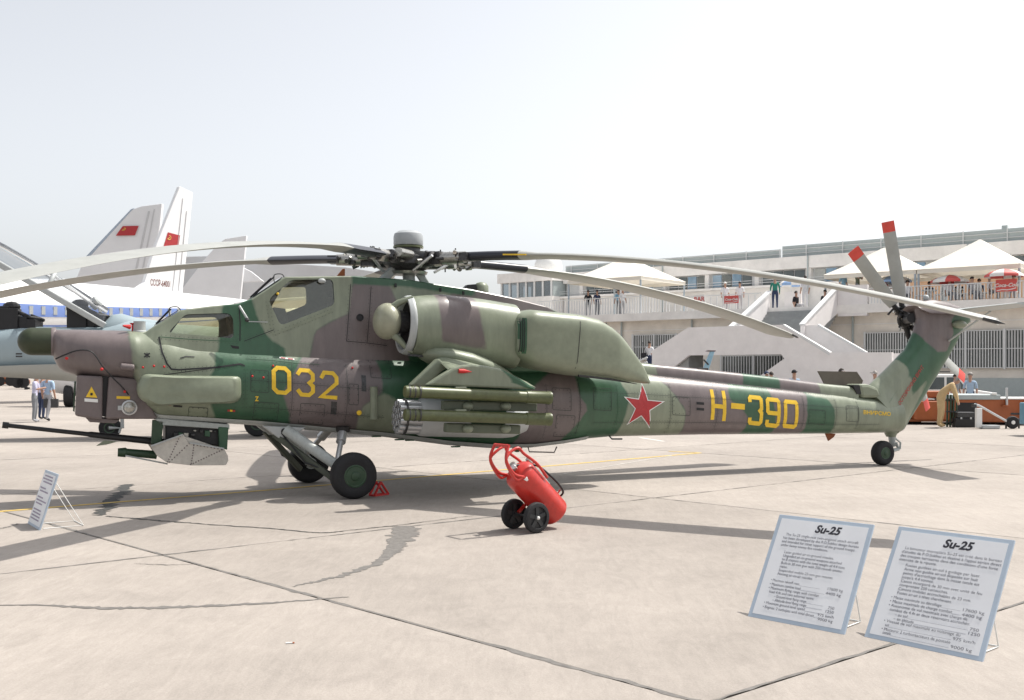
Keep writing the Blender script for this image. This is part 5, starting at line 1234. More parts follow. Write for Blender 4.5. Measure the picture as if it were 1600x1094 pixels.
# --- tents
def tent(label, t, n, s, ze, za):
    T = thing('pyramid_tent', label, 'tent', B(t, n, 5.3), BR_, 'cream tents on the terrace')
    e, a = ze - 5.3, za - 5.3; h = s / 2; rows = []
    for f_ in np.linspace(0, 1, 7):
        k = 1 - f_; zz_ = e + (a - e) * (f_ + .10 * (f_ * f_ - f_)) ; r_ = h * k + .04
        rows.append([Vector((x * r_, y * r_, zz_)) for x, y in ((-1, -1), (-.33, -1.0), (.33, -1), (1, -1), (1, 0), (1, 1), (0, 1), (-1, 1), (-1, 0))])
    MB().rings(rows, True, False, True).build('canopy', 'tent_cream', T)
    MB().rings([[Vector((x * h * 1.0, y * h * 1.0, z)) for x, y in ((-1, -1), (1, -1), (1, 1), (-1, 1))] for z in (e - .22, e - .01)], True, False, False).build('valance', 'tent_cream', T)
    for x, y in ((-1, -1), (1, -1), (1, 1), (-1, 1)): MB().tube([Vector((x * (h - .06), y * (h - .06), 0)), Vector((x * (h - .06), y * (h - .06), e))], .06, 8).build('tent_pole', 'pole_grey', T)
tent('cream pyramid tent nearest the right edge of the terrace', 2.75, 3.0, 4.95, 7.10, 8.72)
tent('cream pyramid tent behind the upright tail rotor blade', 7.75, 3.0, 4.95, 7.10, 8.66)
tent('cream pyramid tent on the far terrace behind the drooping rotor blade', 24.6, 3.0, 5.6, 7.70, 9.35)
# --- parasols
def parasol(label, px, Y, ytop, r_, c1, c2):
    X = (px - 800) / F * Y; zt = EYE - (ytop - HZ) * Y / F
    T = thing('parasol', label, 'parasol', (X, Y, 5.3), random.uniform(0, 1), 'parasols on the terrace')
    a = zt - 5.3; n = 8
    for k in range(n):
        a0, a1 = 2 * math.pi * k / n, 2 * math.pi * (k + 1) / n; rows = []
        for f_, dz in ((.02, 0), (.35, -.05), (.7, -.15), (1, -.31), (1.0, -.42)):
            rows.append([Vector((math.cos(a0 + (a1 - a0) * q) * r_ * f_, math.sin(a0 + (a1 - a0) * q) * r_ * f_, a + dz)) for q in (0, .5, 1)])
        MB().rings(rows, False, False, False).build('gore', c1 if k % 2 else c2, T, smooth=60)
    MB().tube([(0, 0, 0), (0, 0, a)], .03, 8).build('pole', 'frame_white', T)
    MB().lathe([(.28, 0), (.28, .06), (.05, .1)], (0, 0, 0), (0, 0, 1), 14).build('base', 'step_grey', T)
parasol('red and white parasol above the red banner on the railing', 1569, 50.5, 420, .9, 'umb_red', 'umb_white')
parasol('red and white parasol in the middle of the right-hand railing', 1484, 53, 429.5, .95, 'umb_red', 'umb_white')
parasol('blue and white parasol beside the tail rotor blades', 1396, 55.5, 430, .95, 'umb_white', 'umb_blue')
parasol('low red and white parasol partly hidden by the tail rotor', 1376, 57, 439, .95, 'umb_red', 'umb_white')
parasol('pale blue parasol at the top of the stairs', 1236, 60.5, 436, .75, 'umb_white', 'umb_blue')
# --- banners and sign
def sign(name, label, cat, t0, t1, n, z0, z1, m, texts, stripe=False):
    T = thing(name, label, cat)
    bbox(MB(), t0, t1, n - .03, n, z0, z1).build('panel', m, T)
    wd, hh_ = abs(t1 - t0), z1 - z0
    for body, fx, fz, sz, mm, shear in texts:
        me = text_mesh(body, sz * hh_, 'lettering', shear, 'CENTER', .006, ext=.002); me.materials.append(MATS[mm])
        M = Matrix.Translation(B(t1 + (t0 - t1) * fx, n - .04, z0 + hh_ * fz)) @ Matrix.Rotation(BR_, 4, 'Z') @ Matrix.Rotation(R(90), 4, 'X')
        me.transform(M); inst('lettering', me, T)
    if stripe:
        P = [B(t1 + (t0 - t1) * fx, n - .038, z0 + hh_ * fz) for fx, fz in ((.05, .12), (.3, .2), (.55, .16), (.8, .22), (.97, .3))]
        Q = [p + Vector((0, 0, -.07 * hh_)) for p in P]
        MB().add(P + Q, [(i, i + 1, i + 6, i + 5) for i in range(4)]).build('white_swash', 'umb_white', T)
def t_at(px, n): 
    u = (px - 800) / F; b0 = P0 + ND * n
    return (b0.x - u * b0.y) / (u * FD.y - FD.x)
sign('drinks_banner', 'red banner with white script tied to the railing at the right edge', 'banner', t_at(1589, -.22), t_at(1556, -.22), -.22, 5.70, 6.30, 'umb_red', [('Coca-Cola', .5, .38, .42, 'umb_white', .35)], True)
sign('drinks_banner', 'red banner with white script on the far terrace railing next to a man in white', 'banner', t_at(1154, -.22), t_at(1132, -.22), -.22, 5.72, 6.16, 'umb_red', [('Coca-Cola', .5, .38, .42, 'umb_white', .35)], True)
sign('bar_sign', 'white sign reading BAR in red on the far terrace wall', 'sign', t_at(1101.5, -.35), t_at(1084.5, -.35), -.35, 5.60, 6.30, 'umb_white', [('BAR', .5, .45, .55, 'umb_red', 0)])
# dome on the roof behind
dm = thing('radar_dome', 'white radar dome on the roof at the left end of the building', 'radar dome', B(37.0, 11, 9.3))
MB().ball((0, 0, .75), 1.12, 24).build('dome', 'white_paint', dm, smooth=80)
MB().lathe([(.9, 0), (.9, .3)], (0, 0, 0), (0, 0, 1), 20).build('dome_base', 'screen_grey', dm)
# --- plastic chairs and tables on the terrace
def cafe_chair():
    T = thing('cafe_chair', 'x', 'chair', (0, 0, 0), 0)
    MB().box((0, 0, .44), (.46, .46, .04)).build('seat', 'white_paint', T, bevel=.01)
    MB().box((0, .22, .70), (.46, .04, .46)).build('backrest', 'white_paint', T, bevel=.02)
    me = MB().box((0, 0, 0), (.04, .04, .43)).mesh('leg', 'white_paint')
    for x in (-.2, .2):
        for y in (-.2, .2): inst('leg', me, T, (x, y, .215))
    return T
def cafe_table():
    T = thing('cafe_table', 'x', 'table', (0, 0, 0), 0)
    MB().lathe([(.42, .70), (.42, .74)], (0, 0, 0), (0, 0, 1), 20).build('table_top', 'white_paint', T)
    MB().tube([(0, 0, 0), (0, 0, .7)], .04, 8).build('pedestal', 'white_paint', T); MB().lathe([(.25, 0), (.25, .03)], (0, 0, 0), (0, 0, 1), 16).build('foot', 'white_paint', T)
    return T
ch0, tb0 = cafe_chair(), cafe_table(); first = [True, True]
def at_ter(px, n): 
    t = t_at(px, n); return B(t, n, 5.31)
for i, (px, n, rz) in enumerate([(1436, .8, 1.2), (1468, .7, 4.4), (1505, .8, 1.0), (1517, .7, 4.2), (1530, 1.0, 2.2), (1541, .8, 4.5), (1582, .9, 1.4)]):
    c = ch0 if first[0] else copy_tree(ch0); first[0] = False
    c.location = at_ter(px, n); c.rotation_euler = (0, 0, rz)
    tag(c, ['white plastic chair behind the railing nearest the tail rotor', 'white plastic chair left of the middle parasol', 'white plastic chair right of the middle parasol', 'white plastic chair turned away behind the person in pale grey', 'white plastic chair midway between the two red parasols', 'white plastic chair left of the red banner', 'white plastic chair under the red banner'][i], 'chair', 'white cafe chairs on the terrace')
for i, (px, n) in enumerate([(1452, 1.2), (1493, 1.3), (1560, 1.3)]):
    c = tb0 if first[1] else copy_tree(tb0); first[1] = False
    c.location = at_ter(px, n); tag(c, ['round white plastic table nearest the tail rotor blades', 'round white plastic table under the middle parasol', 'round white plastic table under the right-hand parasol'][i], 'table', 'white cafe tables on the terrace')
# ------------------------------------------------------------------ parked aircraft behind on the left
mat('plane_white', (.84, .84, .84), .35, var=.02); mat('stripe_blue', (.18, .27, .58), .4, var=.03)
mat('plane_window', (.42, .44, .44), .3); mat('plane_grey', (.76, .765, .78), .5, var=.05, scale=.3); mat('plane_grey_dark', (.56, .565, .575), .5, var=.06, scale=.3)
mat('plane_edge', (.36, .43, .52), .4); mat('fighter_blue', (.31, .38, .41), .4, var=.06, scale=1); mat('fighter_grey', (.36, .365, .34), .45, var=.06, scale=1)
mat('flag_yellow', (.75, .55, .1), .6)
def flag(T, corners, off):
    P = [Vector(c) + off for c in corners]
    f = MB().add(P, [(0, 1, 2, 3)]).build('flag_marking', 'star_red', T)
    # small hammer-and-sickle emblem
    u, v = (P[1] - P[0]), (P[3] - P[0]); c = P[0] + u * .22 + v * .33; s = v.length * .13; uu, vv = u.normalized(), v.normalized()
    arc = [c + off * .5 + uu * math.cos(a) * s + vv * math.sin(a) * s for a in np.linspace(-1.9, 1.9, 9)]
    m = MB().tube(arc, s * .14, 5).tube([c + off * .5 - uu * s * .8 + vv * s * .9, c + off * .5 + uu * s * .5 - vv * s * .5], s * .12, 5)
    m.build('flag_emblem', 'flag_yellow', f)
# ---- airliner
AL = thing('jet_airliner', 'white jet airliner with blue window stripe and a red flag on its tall tail fin', 'airliner')
aT, aD = Vector((-21.4, 67.0, 0)), Vector((.57, .82, 0)).normalized()      # root of the fin, direction to the tail
aS = Vector((aD.y, -aD.x, 0))                                             # towards the camera side
def A_(u, o, z): return aT + aD * u + aS * o + Vector((0, 0, z))
rg = []
for u in list(np.linspace(-46, -40, 7)) + list(np.linspace(-38, 10, 30)):
    r_ = 2.0; zc = 5.05
    if u < -40: r_ = 2.0 * math.sqrt(max(.02, 1 - ((-40 - u) / 6.2) ** 2)); zc = 5.05 - .5 * ((-40 - u) / 6) ** 2
    if u > -12: k = (u + 12) / 22; r_ = 2.0 * (1 - .82 * k ** 1.5); zc = 5.05 + 1.15 * k ** 1.4
    rg.append([A_(u, math.cos(t) * r_, zc + math.sin(t) * r_) for t in [2 * math.pi * j / 32 for j in range(32)]])
MB().rings(rg).build('fuselage', 'plane_white', AL, smooth=50)
def fus(u): 
    k = max(0, (u + 12) / 22); return 2.0 * (1 - .82 * k ** 1.5), 5.05 + 1.15 * k ** 1.4
def strip(name, za, zb, m, off=.015):
    rows = []
    for u in np.linspace(-38, 3, 34):
        r_, zc = fus(u); row = []
        for q in (0, .5, 1):
            z = (za + (zb - za) * q) * r_ / 2.0; z = max(-r_ * .98, min(r_ * .98, z)); row.append(A_(u, math.sqrt(max(r_ * r_ - z * z, .001)) + off, zc + z))
        rows.append(row)
    return MB().rings(rows, False, False, False).build(name, m, AL, smooth=60)
strip('blue_stripe', -.26, .42, 'stripe_blue'); strip('thin_blue_line', -.82, -.72, 'stripe_blue')
wme = MB().box((0, 0, 0), (.22, .03, .46)).mesh('cabin_window', 'plane_window')
ang = math.atan2(aD.y, aD.x)
for i in range(50):
    u = -34 + i * .72
    if i in (12, 24): continue
    r_, zc = fus(u); z = .10 * r_ / 2; inst('cabin_window', wme, AL, A_(u, math.sqrt(r_ * r_ - z * z) + .012, zc + z), (R(0), 0, ang))
finp = [at(a, b, 67.0) for a, b in [(280, 291), (302, 301), (285, 462), (205, 455), (226, 441), (241, 391)]]
finp = [A_((p - aT).dot(aD) * 1.0, 0, p.z) if False else p for p in finp]
fdir = aD
def fin_pts(pxs, o):                    # intersect sight lines with the fin plane through the airliner's axis
    out = []
    for a, b in pxs:
        u_ = (a - 800) / F; p0 = aT + aS * o; Y = (p0.x - aD.x / aD.y * p0.y) / (u_ - aD.x / aD.y); out.append(at(a, b, Y))
    return out
FP = [(281, 291), (302, 301), (297, 350), (285, 462), (200, 458), (212, 451), (226, 441), (233, 418), (241, 391)]
AF = MB().prism(fin_pts(FP, .16), -aS * .32).build('tail_fin', 'plane_white', AL, bevel=.05)
for q_a, q_b in (((286, 310), (270, 455)), ((292, 330), (279, 455))):
    a_, b_ = fin_pts([q_a, q_b], .17); MB().bar(a_, b_, .06, .03).build('rudder_seam', 'plane_grey_dark', AL)
flag(AL, [fin_pts([q], .16)[0] for q in ((262, 363), (281, 368), (278, 389), (255, 386))], aS * .02)
mat('hair_brown', (.20, .09, .08), .6)
me = text_mesh('СССР-64001', 1.0, 'registration', ext=.003, bold=.01); me.materials.append(MATS['hair_brown'])
q0, q1 = fin_pts([(235, 446), (266, 449)], .18); xs = max(v.co.x for v in me.vertices); k = (q1 - q0).length / xs
d = (q1 - q0).normalized(); mm_ = Matrix((( d.x, 0, -aS.x, q0.x), (d.y, 0, -aS.y, q0.y), (d.z, 1, 0, q0.z), (0, 0, 0, 1)))
me.transform(mm_ @ Matrix.Scale(k, 4) @ Matrix.Diagonal((1, 2.1, 1, 1))); inst('registration', me, AL)
for sg in (1, -1):
    rt = 6.2
    MB().prism([A_(3, sg * .5, rt), A_(8.2, sg * .4, rt), A_(10.5, sg * 7.0, rt + .7), A_(8.4, sg * 7.0, rt + .7)], (0, 0, .22)).build('tailplane', 'plane_white', AL, bevel=.05)
    MB().prism([A_(-26, sg * 1.5, 3.9), A_(-17, sg * 1.5, 3.9), A_(-13.5, sg * 20, 5.1), A_(-16, sg * 20, 5.1)], (0, 0, .4)).build('wing', 'plane_grey', AL, bevel=.08) if sg < 0 else None
# main gear seen under the belly
gpos = gp(108, 636)
for dx in (0, .9):
    MB().lathe([(.28, -.2), (.50, -.2), (.56, -.12), (.56, .12), (.50, .2), (.28, .2)], gpos + Vector((dx * .3, dx, .56)), (1, .25, 0), 26).build('main_wheel', 'tyre', AL, smooth=45)
MB().tube([gpos + Vector((.2, .5, .56)), gpos + Vector((.3, .8, 3.3))], .16, 10).build('gear_leg', 'light_grey', AL)
cw = at(100, 592, 51.5)
MB().lathe([(.2, -2.2), (.75, -1.6), (.95, -.6), (.98, .8), (.8, 2.2), (.3, 3.4)], at(112, 588, 52.2), (1, -.15, -.12), 24).build('engine_pod', 'plane_grey', AL, smooth=50)
MB().prism([at(86, 583, 50.8), at(100, 584, 50.8), at(122, 598, 50.8), at(120, 601, 50.8)], (0, .05, 0)).build('gear_door', 'plane_grey_dark', AL)
# ---- giant grey freighter with twin fins, far behind
FR_ = thing('freighter_aircraft', 'huge pale grey freighter aircraft with twin fins, the nearer one bearing a red flag', 'freighter')
def slab(name, pts, Y, th, m, dy=None):
    P = [at(a, b, Y) for a, b in pts]; return MB().prism(P, Vector((0, th, 0)) if dy is None else dy).build(name, m, FR_, bevel=.06)
f1 = slab('tail_fin', [(131, 406), (170, 365), (207, 327), (222, 322), (253, 318), (250, 350), (240, 410), (232, 470), (105, 470)], 104, .6, 'plane_grey')
slab('fin_leading_edge', [(126, 409), (204, 327), (209, 325), (135, 407)], 103.95, .5, 'plane_edge')
slab('rudder_seam', [(231, 330), (234, 330), (212, 430), (209, 430)], 103.93, .05, 'plane_grey_dark'); slab('rudder_seam', [(240, 327), (242, 327), (224, 420), (222, 420)], 103.93, .05, 'plane_grey_dark')
flag(FR_, [at(a, b, 103.9) for a, b in ((192, 353.5), (217, 353), (211, 368), (181, 368.5))], Vector((0, -.05, 0)))
slab('tail_fin', [(286, 449), (323, 401), (341, 381), (352, 373), (385, 368), (381, 410), (375, 470), (276, 470)], 126, .6, 'plane_grey')
slab('tailplane', [(238, 402), (330, 400), (318, 407), (290, 448), (270, 470), (225, 470)], 127.5, .5, 'plane_grey_dark', Vector((0, 3, -.6)))
rg = []
for px, yt, yb in ((-260, 402, 500), (0, 404, 502), (150, 404, 505), (300, 407, 505), (378, 413, 500), (470, 414, 492), (540, 418, 486), (600, 428, 480), (640, 445, 470)):
    a, b = at(px, yt, 131), at(px, yb, 131); c = (a + b) / 2; h_ = (a - b).length / 2
    rg.append([c + Vector((0, math.cos(t) * 3.0, math.sin(t) * h_)) for t in [2 * math.pi * j / 28 for j in range(28)]])
MB().prism([at(a, b, 131) for a, b in ((376, 413), (470, 413.5), (540, 418), (600, 427), (640, 445), (640, 480), (376, 490))], (0, 5, 0)).build('rear_fuselage', 'plane_grey_dark', FR_)
MB().rings([[p + Vector((0, 0, -2.6)) for p in r_] for r_ in rg[:5]]).build('fuselage', 'plane_grey', FR_, smooth=50)
slab('fin_root_fillet', [(380, 418), (392, 424), (412, 440), (380, 441)], 127.4, .5, 'plane_grey')
# ---- two-seat jet with raised canopies, just behind the helicopter's nose
JT = thing('jet_trainer', 'light blue-grey two-seat jet with its long canopy raised over black ejection seats', 'jet aircraft')
jw = gp(172, 685); jd = Vector((math.cos(R(12)), math.sin(R(12)), 0)); jn = Vector((jd.y, -jd.x, 0))
def J(u, o, z): return Vector((jw.x, jw.y, 0)) + jd * u + jn * o + Vector((0, 0, z))
def jp(px, py, o=0.0):
    c = Vector((jw.x, jw.y, 0)) + jn * o; u_ = (px - 800) / F; s = (u_ * c.y - c.x) / (jd.x - u_ * jd.y); Y = c.y + s * jd.y
    return s, EYE - (py - HZ) * Y / F
rg = []
tl = sorted([jp(a, b, .2) for a, b in ((-300, 556), (-150, 530), (0, 514), (60, 510), (120, 511), (165, 509), (200, 500), (260, 505), (330, 510), (520, 520), (700, 540))])
bl = sorted([jp(a, b, .2) for a, b in ((-300, 566), (-150, 580), (0, 582), (60, 581), (165, 590), (260, 604), (420, 612), (700, 600))])
for s in np.linspace(tl[0][0], tl[-1][0], 50):
    zt, zb = np.interp(s, *zip(*tl)), np.interp(s, *zip(*bl)); zc, h_ = (zt + zb) / 2, max(.03, (zt - zb) / 2); w_ = min(.75, h_ * .95)
    rg.append([J(s, math.copysign(abs(math.cos(t)) ** .8, math.cos(t)) * w_, zc + h_ * math.copysign(abs(math.sin(t)) ** .8, math.sin(t))) for t in [2 * math.pi * j / 32 for j in range(32)]])
jf = MB().rings(rg).build('fuselage', 'fighter_blue', JT, smooth=50)
# lower fuselage / intake trunk in grey
rg = []
for px, yt, yb, w_ in ((-60, 574, 586, .5), (60, 570, 592, .8), (150, 568, 598, 1.0), (260, 566, 606, 1.1), (500, 566, 610, 1.0), (640, 570, 600, .6)):
    s, zt = jp(px, yt, .4); _, zb = jp(px, yb, .4); rg.append([J(s, x * w_, z) for x, z in ((-1, zt), (-1, (zt + zb) / 2), (-.8, zb), (.8, zb), (1, (zt + zb) / 2), (1, zt))])
MB().rings(rg).build('intake_trunk', 'fighter_grey', JT, smooth=50)
s, z = jp(18, 557, .72)
for k in range(2): MB().box(J(*(lambda q: (q[0], .74, q[1]))(jp(30, 553 + k * 4, .72))), (.16, .02, .04)).build('vent_slot', 'dark_metal', JT)
def seat(px, py):
    s, z = jp(px, py, 0); P = lambda a, b, c: J(s + a, b, z + c)
    m = MB(); m.box(P(0, 0, .06), (.5, .42, .62), Matrix.Rotation(R(12), 3, 'Z')).box(P(.3, 0, -.02), (.42, .34, .36)).box(P(-.1, 0, .34), (.3, .34, .18)).box(P(.62, 0, -.05), (.24, .5, .26)).tube([P(.5, -.1, .2), P(.85, -.1, .06)], .05, 7)
    m.tube([P(.2, .1, .3), P(.55, .12, .12), P(.75, 0, .1)], .06, 8).ball(P(.05, 0, .42), .2, 12, (1.2, .8, .7)); m.build('ejection_seat', 'black', JT, bevel=.09)
seat(15, 504); seat(122, 500)
# raised canopy: frame rails, glass, end hoop
def Jp(px, py, o): s, z = jp(px, py, o); return J(s, o, z)
cn = MB().bar(Jp(164, 509, .42), Jp(-30, 396, .42), .14, .16).build('canopy_frame', 'light_grey', JT, bevel=.03)
MB().bar(Jp(164, 509, -.42), Jp(-30, 396, -.42), .14, .16).build('canopy_rail', 'light_grey', cn, bevel=.03)
MB().bar(Jp(162, 508, .36), Jp(34, 432, .36), .05, .10).build('canopy_seal', 'dark_metal', cn)
hoop = [Jp(76 + 10 * math.sin(t), 446 - 20 * math.sin(t), .42 * math.cos(t)) for t in np.linspace(0, math.pi, 9)]
MB().tube(hoop, .06, 8).build('canopy_hoop', 'light_grey', cn, smooth=50)
rows = []
for px, py in ((160, 506), (120, 480), (80, 455), (40, 430), (0, 407), (-30, 392)):
    rows.append([Jp(px + 10 * math.sin(t), py - 24 * math.sin(t), .42 * math.cos(t)) for t in np.linspace(0, math.pi, 11)])
glass_mat('canopy_glass', (.86, .88, .90), .25)
MB().rings(rows, False, False, False).build('canopy_glass', 'canopy_glass', cn, smooth=60)
MB().tube([Jp(85, 432, .1), Jp(146, 476, .1)], .05, 8).build('canopy_strut', 'white_paint', cn)
MB().lathe([(.16, -.1), (.16, .12), (.12, .16)], Jp(148, 474, .1), (.7, 0, .5), 14).build('canopy_actuator', 'light_grey', cn, smooth=40)
rg = []
for px, yt, w_ in ((160, 508, .40), (175, 492, .42), (190, 490, .42), (215, 497, .40), (260, 503, .35)):
    s, zt = jp(px, yt, 0); _, zb = jp(px, 520, 0); rg.append([J(s, math.cos(t) * w_, zb + (zt - zb) * math.sin(t)) for t in np.linspace(0, math.pi, 13)])
MB().rings(rg).build('fairing_behind_cockpit', 'fighter_blue', JT, smooth=50)
def jwheel(p, r_, name):
    w_ = MB().lathe([(r_ * .55, -.10), (r_ * .9, -.10), (r_, -.05), (r_, .05), (r_ * .9, .10), (r_ * .55, .10)], p, jn, 30).build(name, 'tyre', JT, smooth=45)
    MB().lathe([(r_ * .58, .08), (r_ * .5, .105), (r_ * .2, .09), (r_ * .15, .14), (.001, .14)], p, jn, 24).build('wheel_hub', 'wheel_green', w_, smooth=40)
    return w_
jc = Vector((jw.x, jw.y, .29)); nw = jwheel(jc, .29, 'nose_wheel')
MB().tube([jc + jn * .16, jc + jn * .16 + jd * .34, jc + jn * .1 + jd * .3 + Vector((0, 0, 1.2))], .05, 8).build('nose_leg', 'light_grey', nw)
MB().tube([jc + jn * .18 + jd * .3, jc + jn * .18 + jd * .26 + Vector((0, 0, -.14))], .03, 7).build('wheel_guard', 'light_grey', nw)
mp = gp(402, 682); mc = Vector((mp.x, mp.y, .36)); mw = jwheel(mc, .36, 'main_wheel')
MB().tube([mc - jn * .2, mc - jn * .25 + Vector((0, 0, 1.3))], .08, 8).build('main_leg', 'light_grey', mw)
m2 = mc - jn * 2.6; mw2 = jwheel(m2, .36, 'main_wheel'); MB().tube([m2 + jn * .2, m2 + jn * .25 + Vector((0, 0, 1.3))], .08, 8).build('main_leg', 'light_grey', mw2)
for sg in (1, -1): MB().prism([J(3.5, sg * .7, 1.75), J(8.0, sg * .7, 1.7), J(9.0, sg * 4.6, 1.62), J(7.6, sg * 4.6, 1.62)], (0, 0, .10)).build('wing', 'fighter_blue', JT, bevel=.03) if sg < 0 else None
# ------------------------------------------------------------------ people
mat('skin', (.42, .25, .18), .6, var=.06); mat('hair_dark', (.03, .022, .018), .7); mat('hair_grey', (.30, .28, .26), .7)
CLO = {}
def cloth(name, c):
    return mat('cloth_' + name, c, .85, var=.1, scale=9, bump=.15, bscale=30)
for n_, c in (('white', (.70, .70, .72)), ('lilac', (.52, .52, .68)), ('blue', (.34, .46, .60)), ('grey', (.22, .23, .25)), ('lightgrey', (.38, .38, .40)), ('black', (.018, .018, .022)), ('navy', (.03, .045, .10)), ('khaki', (.50, .36, .19)), ('green', (.03, .22, .16)), ('pink', (.65, .30, .34)), ('olive', (.14, .16, .11)), ('sky', (.28, .48, .62))): cloth(n_, c)
def person(label, locw, rz, shirt='white', trousers='grey', pose='stand', lean=0.0, arms=None, hair='hair_dark', h=1.76, group=None, cap=None, sleeves=False, shoes='black', bulk=1.0, extra=None):
    k = h / 1.76
    J_ = {'pel': (0, 0, .95), 'wai': (0, 0, 1.09), 'che': (0, .01, 1.30), 'nek': (0, .015, 1.475), 'hd0': (0, -.005, 1.575), 'hd1': (0, -.005, 1.675)}
    sit = pose == 'sit'
    for s, n in ((1, 'L'), (-1, 'R')):
        J_['sh' + n] = (s * .175, .015, 1.405); J_['el' + n] = (s * .235, .04, 1.13); J_['wr' + n] = (s * .24, -.05, .89); J_['ha' + n] = (s * .235, -.085, .79)
        J_['hi' + n] = (s * .095, 0, .90); J_['kn' + n] = (s * .105, -.02, .50); J_['an' + n] = (s * .11, .02, .09); J_['to' + n] = (s * .125, -.14, .045)
        if pose == 'walk': J_['kn' + n] = (s * .10, -.12 * s - .03, .50); J_['an' + n] = (s * .10, -.16 * s + .06, .11); J_['to' + n] = (s * .11, -.16 * s - .10, .05)
    for n, v in (arms or {}).items(): J_[n] = v
    for n, v in (extra or {}).items(): J_[n] = v
    up = ('wai', 'che', 'nek', 'hd0', 'hd1', 'shL', 'shR', 'elL', 'elR', 'wrL', 'wrR', 'haL', 'haR')
    if lean:
        for n in up:
            if arms and n in arms and n[:2] in ('wr', 'ha', 'el'): continue
            x, y, z = J_[n]; f_ = .6 if n == 'wai' else 1.0; a = lean * f_; dy, dz = y, z - .95
            J_[n] = (x, dy * math.cos(a) - dz * math.sin(a), .95 + dy * math.sin(a) + dz * math.cos(a))
    if sit:
        for n in list(J_):
            x, y, z = J_[n]
            if n in up or n == 'pel': J_[n] = (x, y, z - .48)
            elif n[:2] == 'hi': J_[n] = (x, y, .46)
            elif n[:2] == 'kn': J_[n] = (x, -.42, .50)
            elif n[:2] == 'an': J_[n] = (x, -.40, .09)
            elif n[:2] == 'to': J_[n] = (x, -.54, .045)
    rad = {'pel': .135, 'wai': .125, 'che': .15, 'nek': .055, 'hd0': .075, 'hd1': .088, 'sh': .07, 'el': .046, 'wr': .032, 'ha': .036, 'hi': .098, 'kn': .066, 'an': .044, 'to': .042}
    names = list(J_); idx = {n: i for i, n in enumerate(names)}
    ed = [('pel', 'wai'), ('wai', 'che'), ('che', 'nek'), ('nek', 'hd0'), ('hd0', 'hd1')]
    for n in 'LR': ed += [('che', 'sh' + n), ('sh' + n, 'el' + n), ('el' + n, 'wr' + n), ('wr' + n, 'ha' + n), ('pel', 'hi' + n), ('hi' + n, 'kn' + n), ('kn' + n, 'an' + n), ('an' + n, 'to' + n)]
    me = bpy.data.meshes.new('person'); me.from_pydata([Vector(J_[n]) * k for n in names], [(idx[a], idx[b]) for a, b in ed], [])
    o = bpy.data.objects.new('person', me); COL.objects.link(o)
    sk = o.modifiers.new('skin', 'SKIN'); sk.use_smooth_shade = True
    for n in names:
        r_ = rad.get(n, rad.get(n[:2], .05)) * k * (bulk if n[:2] not in ('hd', 'ne', 'wr', 'ha', 'to') else 1); sv = me.skin_vertices[0].data[idx[n]]
        sv.radius = (r_, r_ * (.72 if n in ('che', 'wai', 'pel') else 1.0)) if n in ('che', 'wai', 'pel') else (r_, r_); sv.use_root = n == 'pel'
    ss = o.modifiers.new('sub', 'SUBSURF'); ss.levels = 1; ss.render_levels = 1
    dg = bpy.context.evaluated_depsgraph_get(); dg.update()
    m2 = bpy.data.meshes.new_from_object(o.evaluated_get(dg)); bpy.data.objects.remove(o); bpy.data.meshes.remove(me)
    m2.materials.clear()
    for q in ('cloth_' + shirt, 'cloth_' + trousers, 'skin', 'cloth_' + shoes): m2.materials.append(MATS[q])
    part = {}
    for a, b in ed:
        n = b[:2]
        part[(a, b)] = {'wa': 0, 'ch': 0, 'ne': 2, 'hd': 2, 'sh': 0, 'el': 0, 'wr': 0 if sleeves else 2, 'ha': 2, 'hi': 1, 'kn': 1, 'an': 1, 'to': 3}[n]
    segs = [(Vector(J_[a]) * k, Vector(J_[b]) * k, part[(a, b)]) for a, b in ed]
    for p in m2.polygons:
        c = p.center; bd, bi = 9, 0
        for a, b, i in segs:
            d = b - a; t = max(0, min(1, (c - a).dot(d) / d.length_squared)); q = (c - a - d * t).length
            if i == 0 and t < .15 and a == Vector(J_['pel']) * k: i = 1
            if q < bd: bd, bi = q, i
        p.material_index = bi; p.use_smooth = True
    m2.update()
    po = inst('person', m2, None, locw, (0, 0, rz)); tag(po, label, 'person', group)
    hd = Vector(J_['hd1']) * k; h0 = Vector(J_['hd0']) * k; ax_ = (hd - h0).normalized()
    back = Vector((0, .022, 0)) * k
    hm = MB()
    rr_ = .108 * k; rows = []
    for f_ in np.linspace(.0, 1, 6):
        th_ = f_ * 1.45; rows.append([hd + back + Vector((math.cos(p) * rr_ * math.sin(th_) * .9, math.sin(p) * rr_ * math.sin(th_) , rr_ * math.cos(th_) * .95 - (0.0 if math.sin(p) < .2 else .05 * f_))) for p in [2 * math.pi * j / 14 for j in range(14)]])
    rows[0] = [hd + back + Vector((math.cos(p) * .01, math.sin(p) * .01, rr_ * .95)) for p in [2 * math.pi * j / 14 for j in range(14)]]
    hm.rings(rows, True, True, False)
    if cap: hm.box(hd + Vector((0, -.12, .015)) * k, (.15 * k, .12 * k, .02 * k))
    hm.build('cap' if cap else 'hair', cap or hair, po, smooth=60)
    MB().ball(hd + Vector((0, -.098, -.03)) * k, .018 * k, 8, (.8, 1, 1.2)).build('nose', 'skin', po, smooth=60)
    return po
def on_ground(px, py_feet): 
    p = gp(px, py_feet); return (p.x, p.y, 0)
def head_at(px, Y): return ((px - 800) / F * Y, Y, 0)
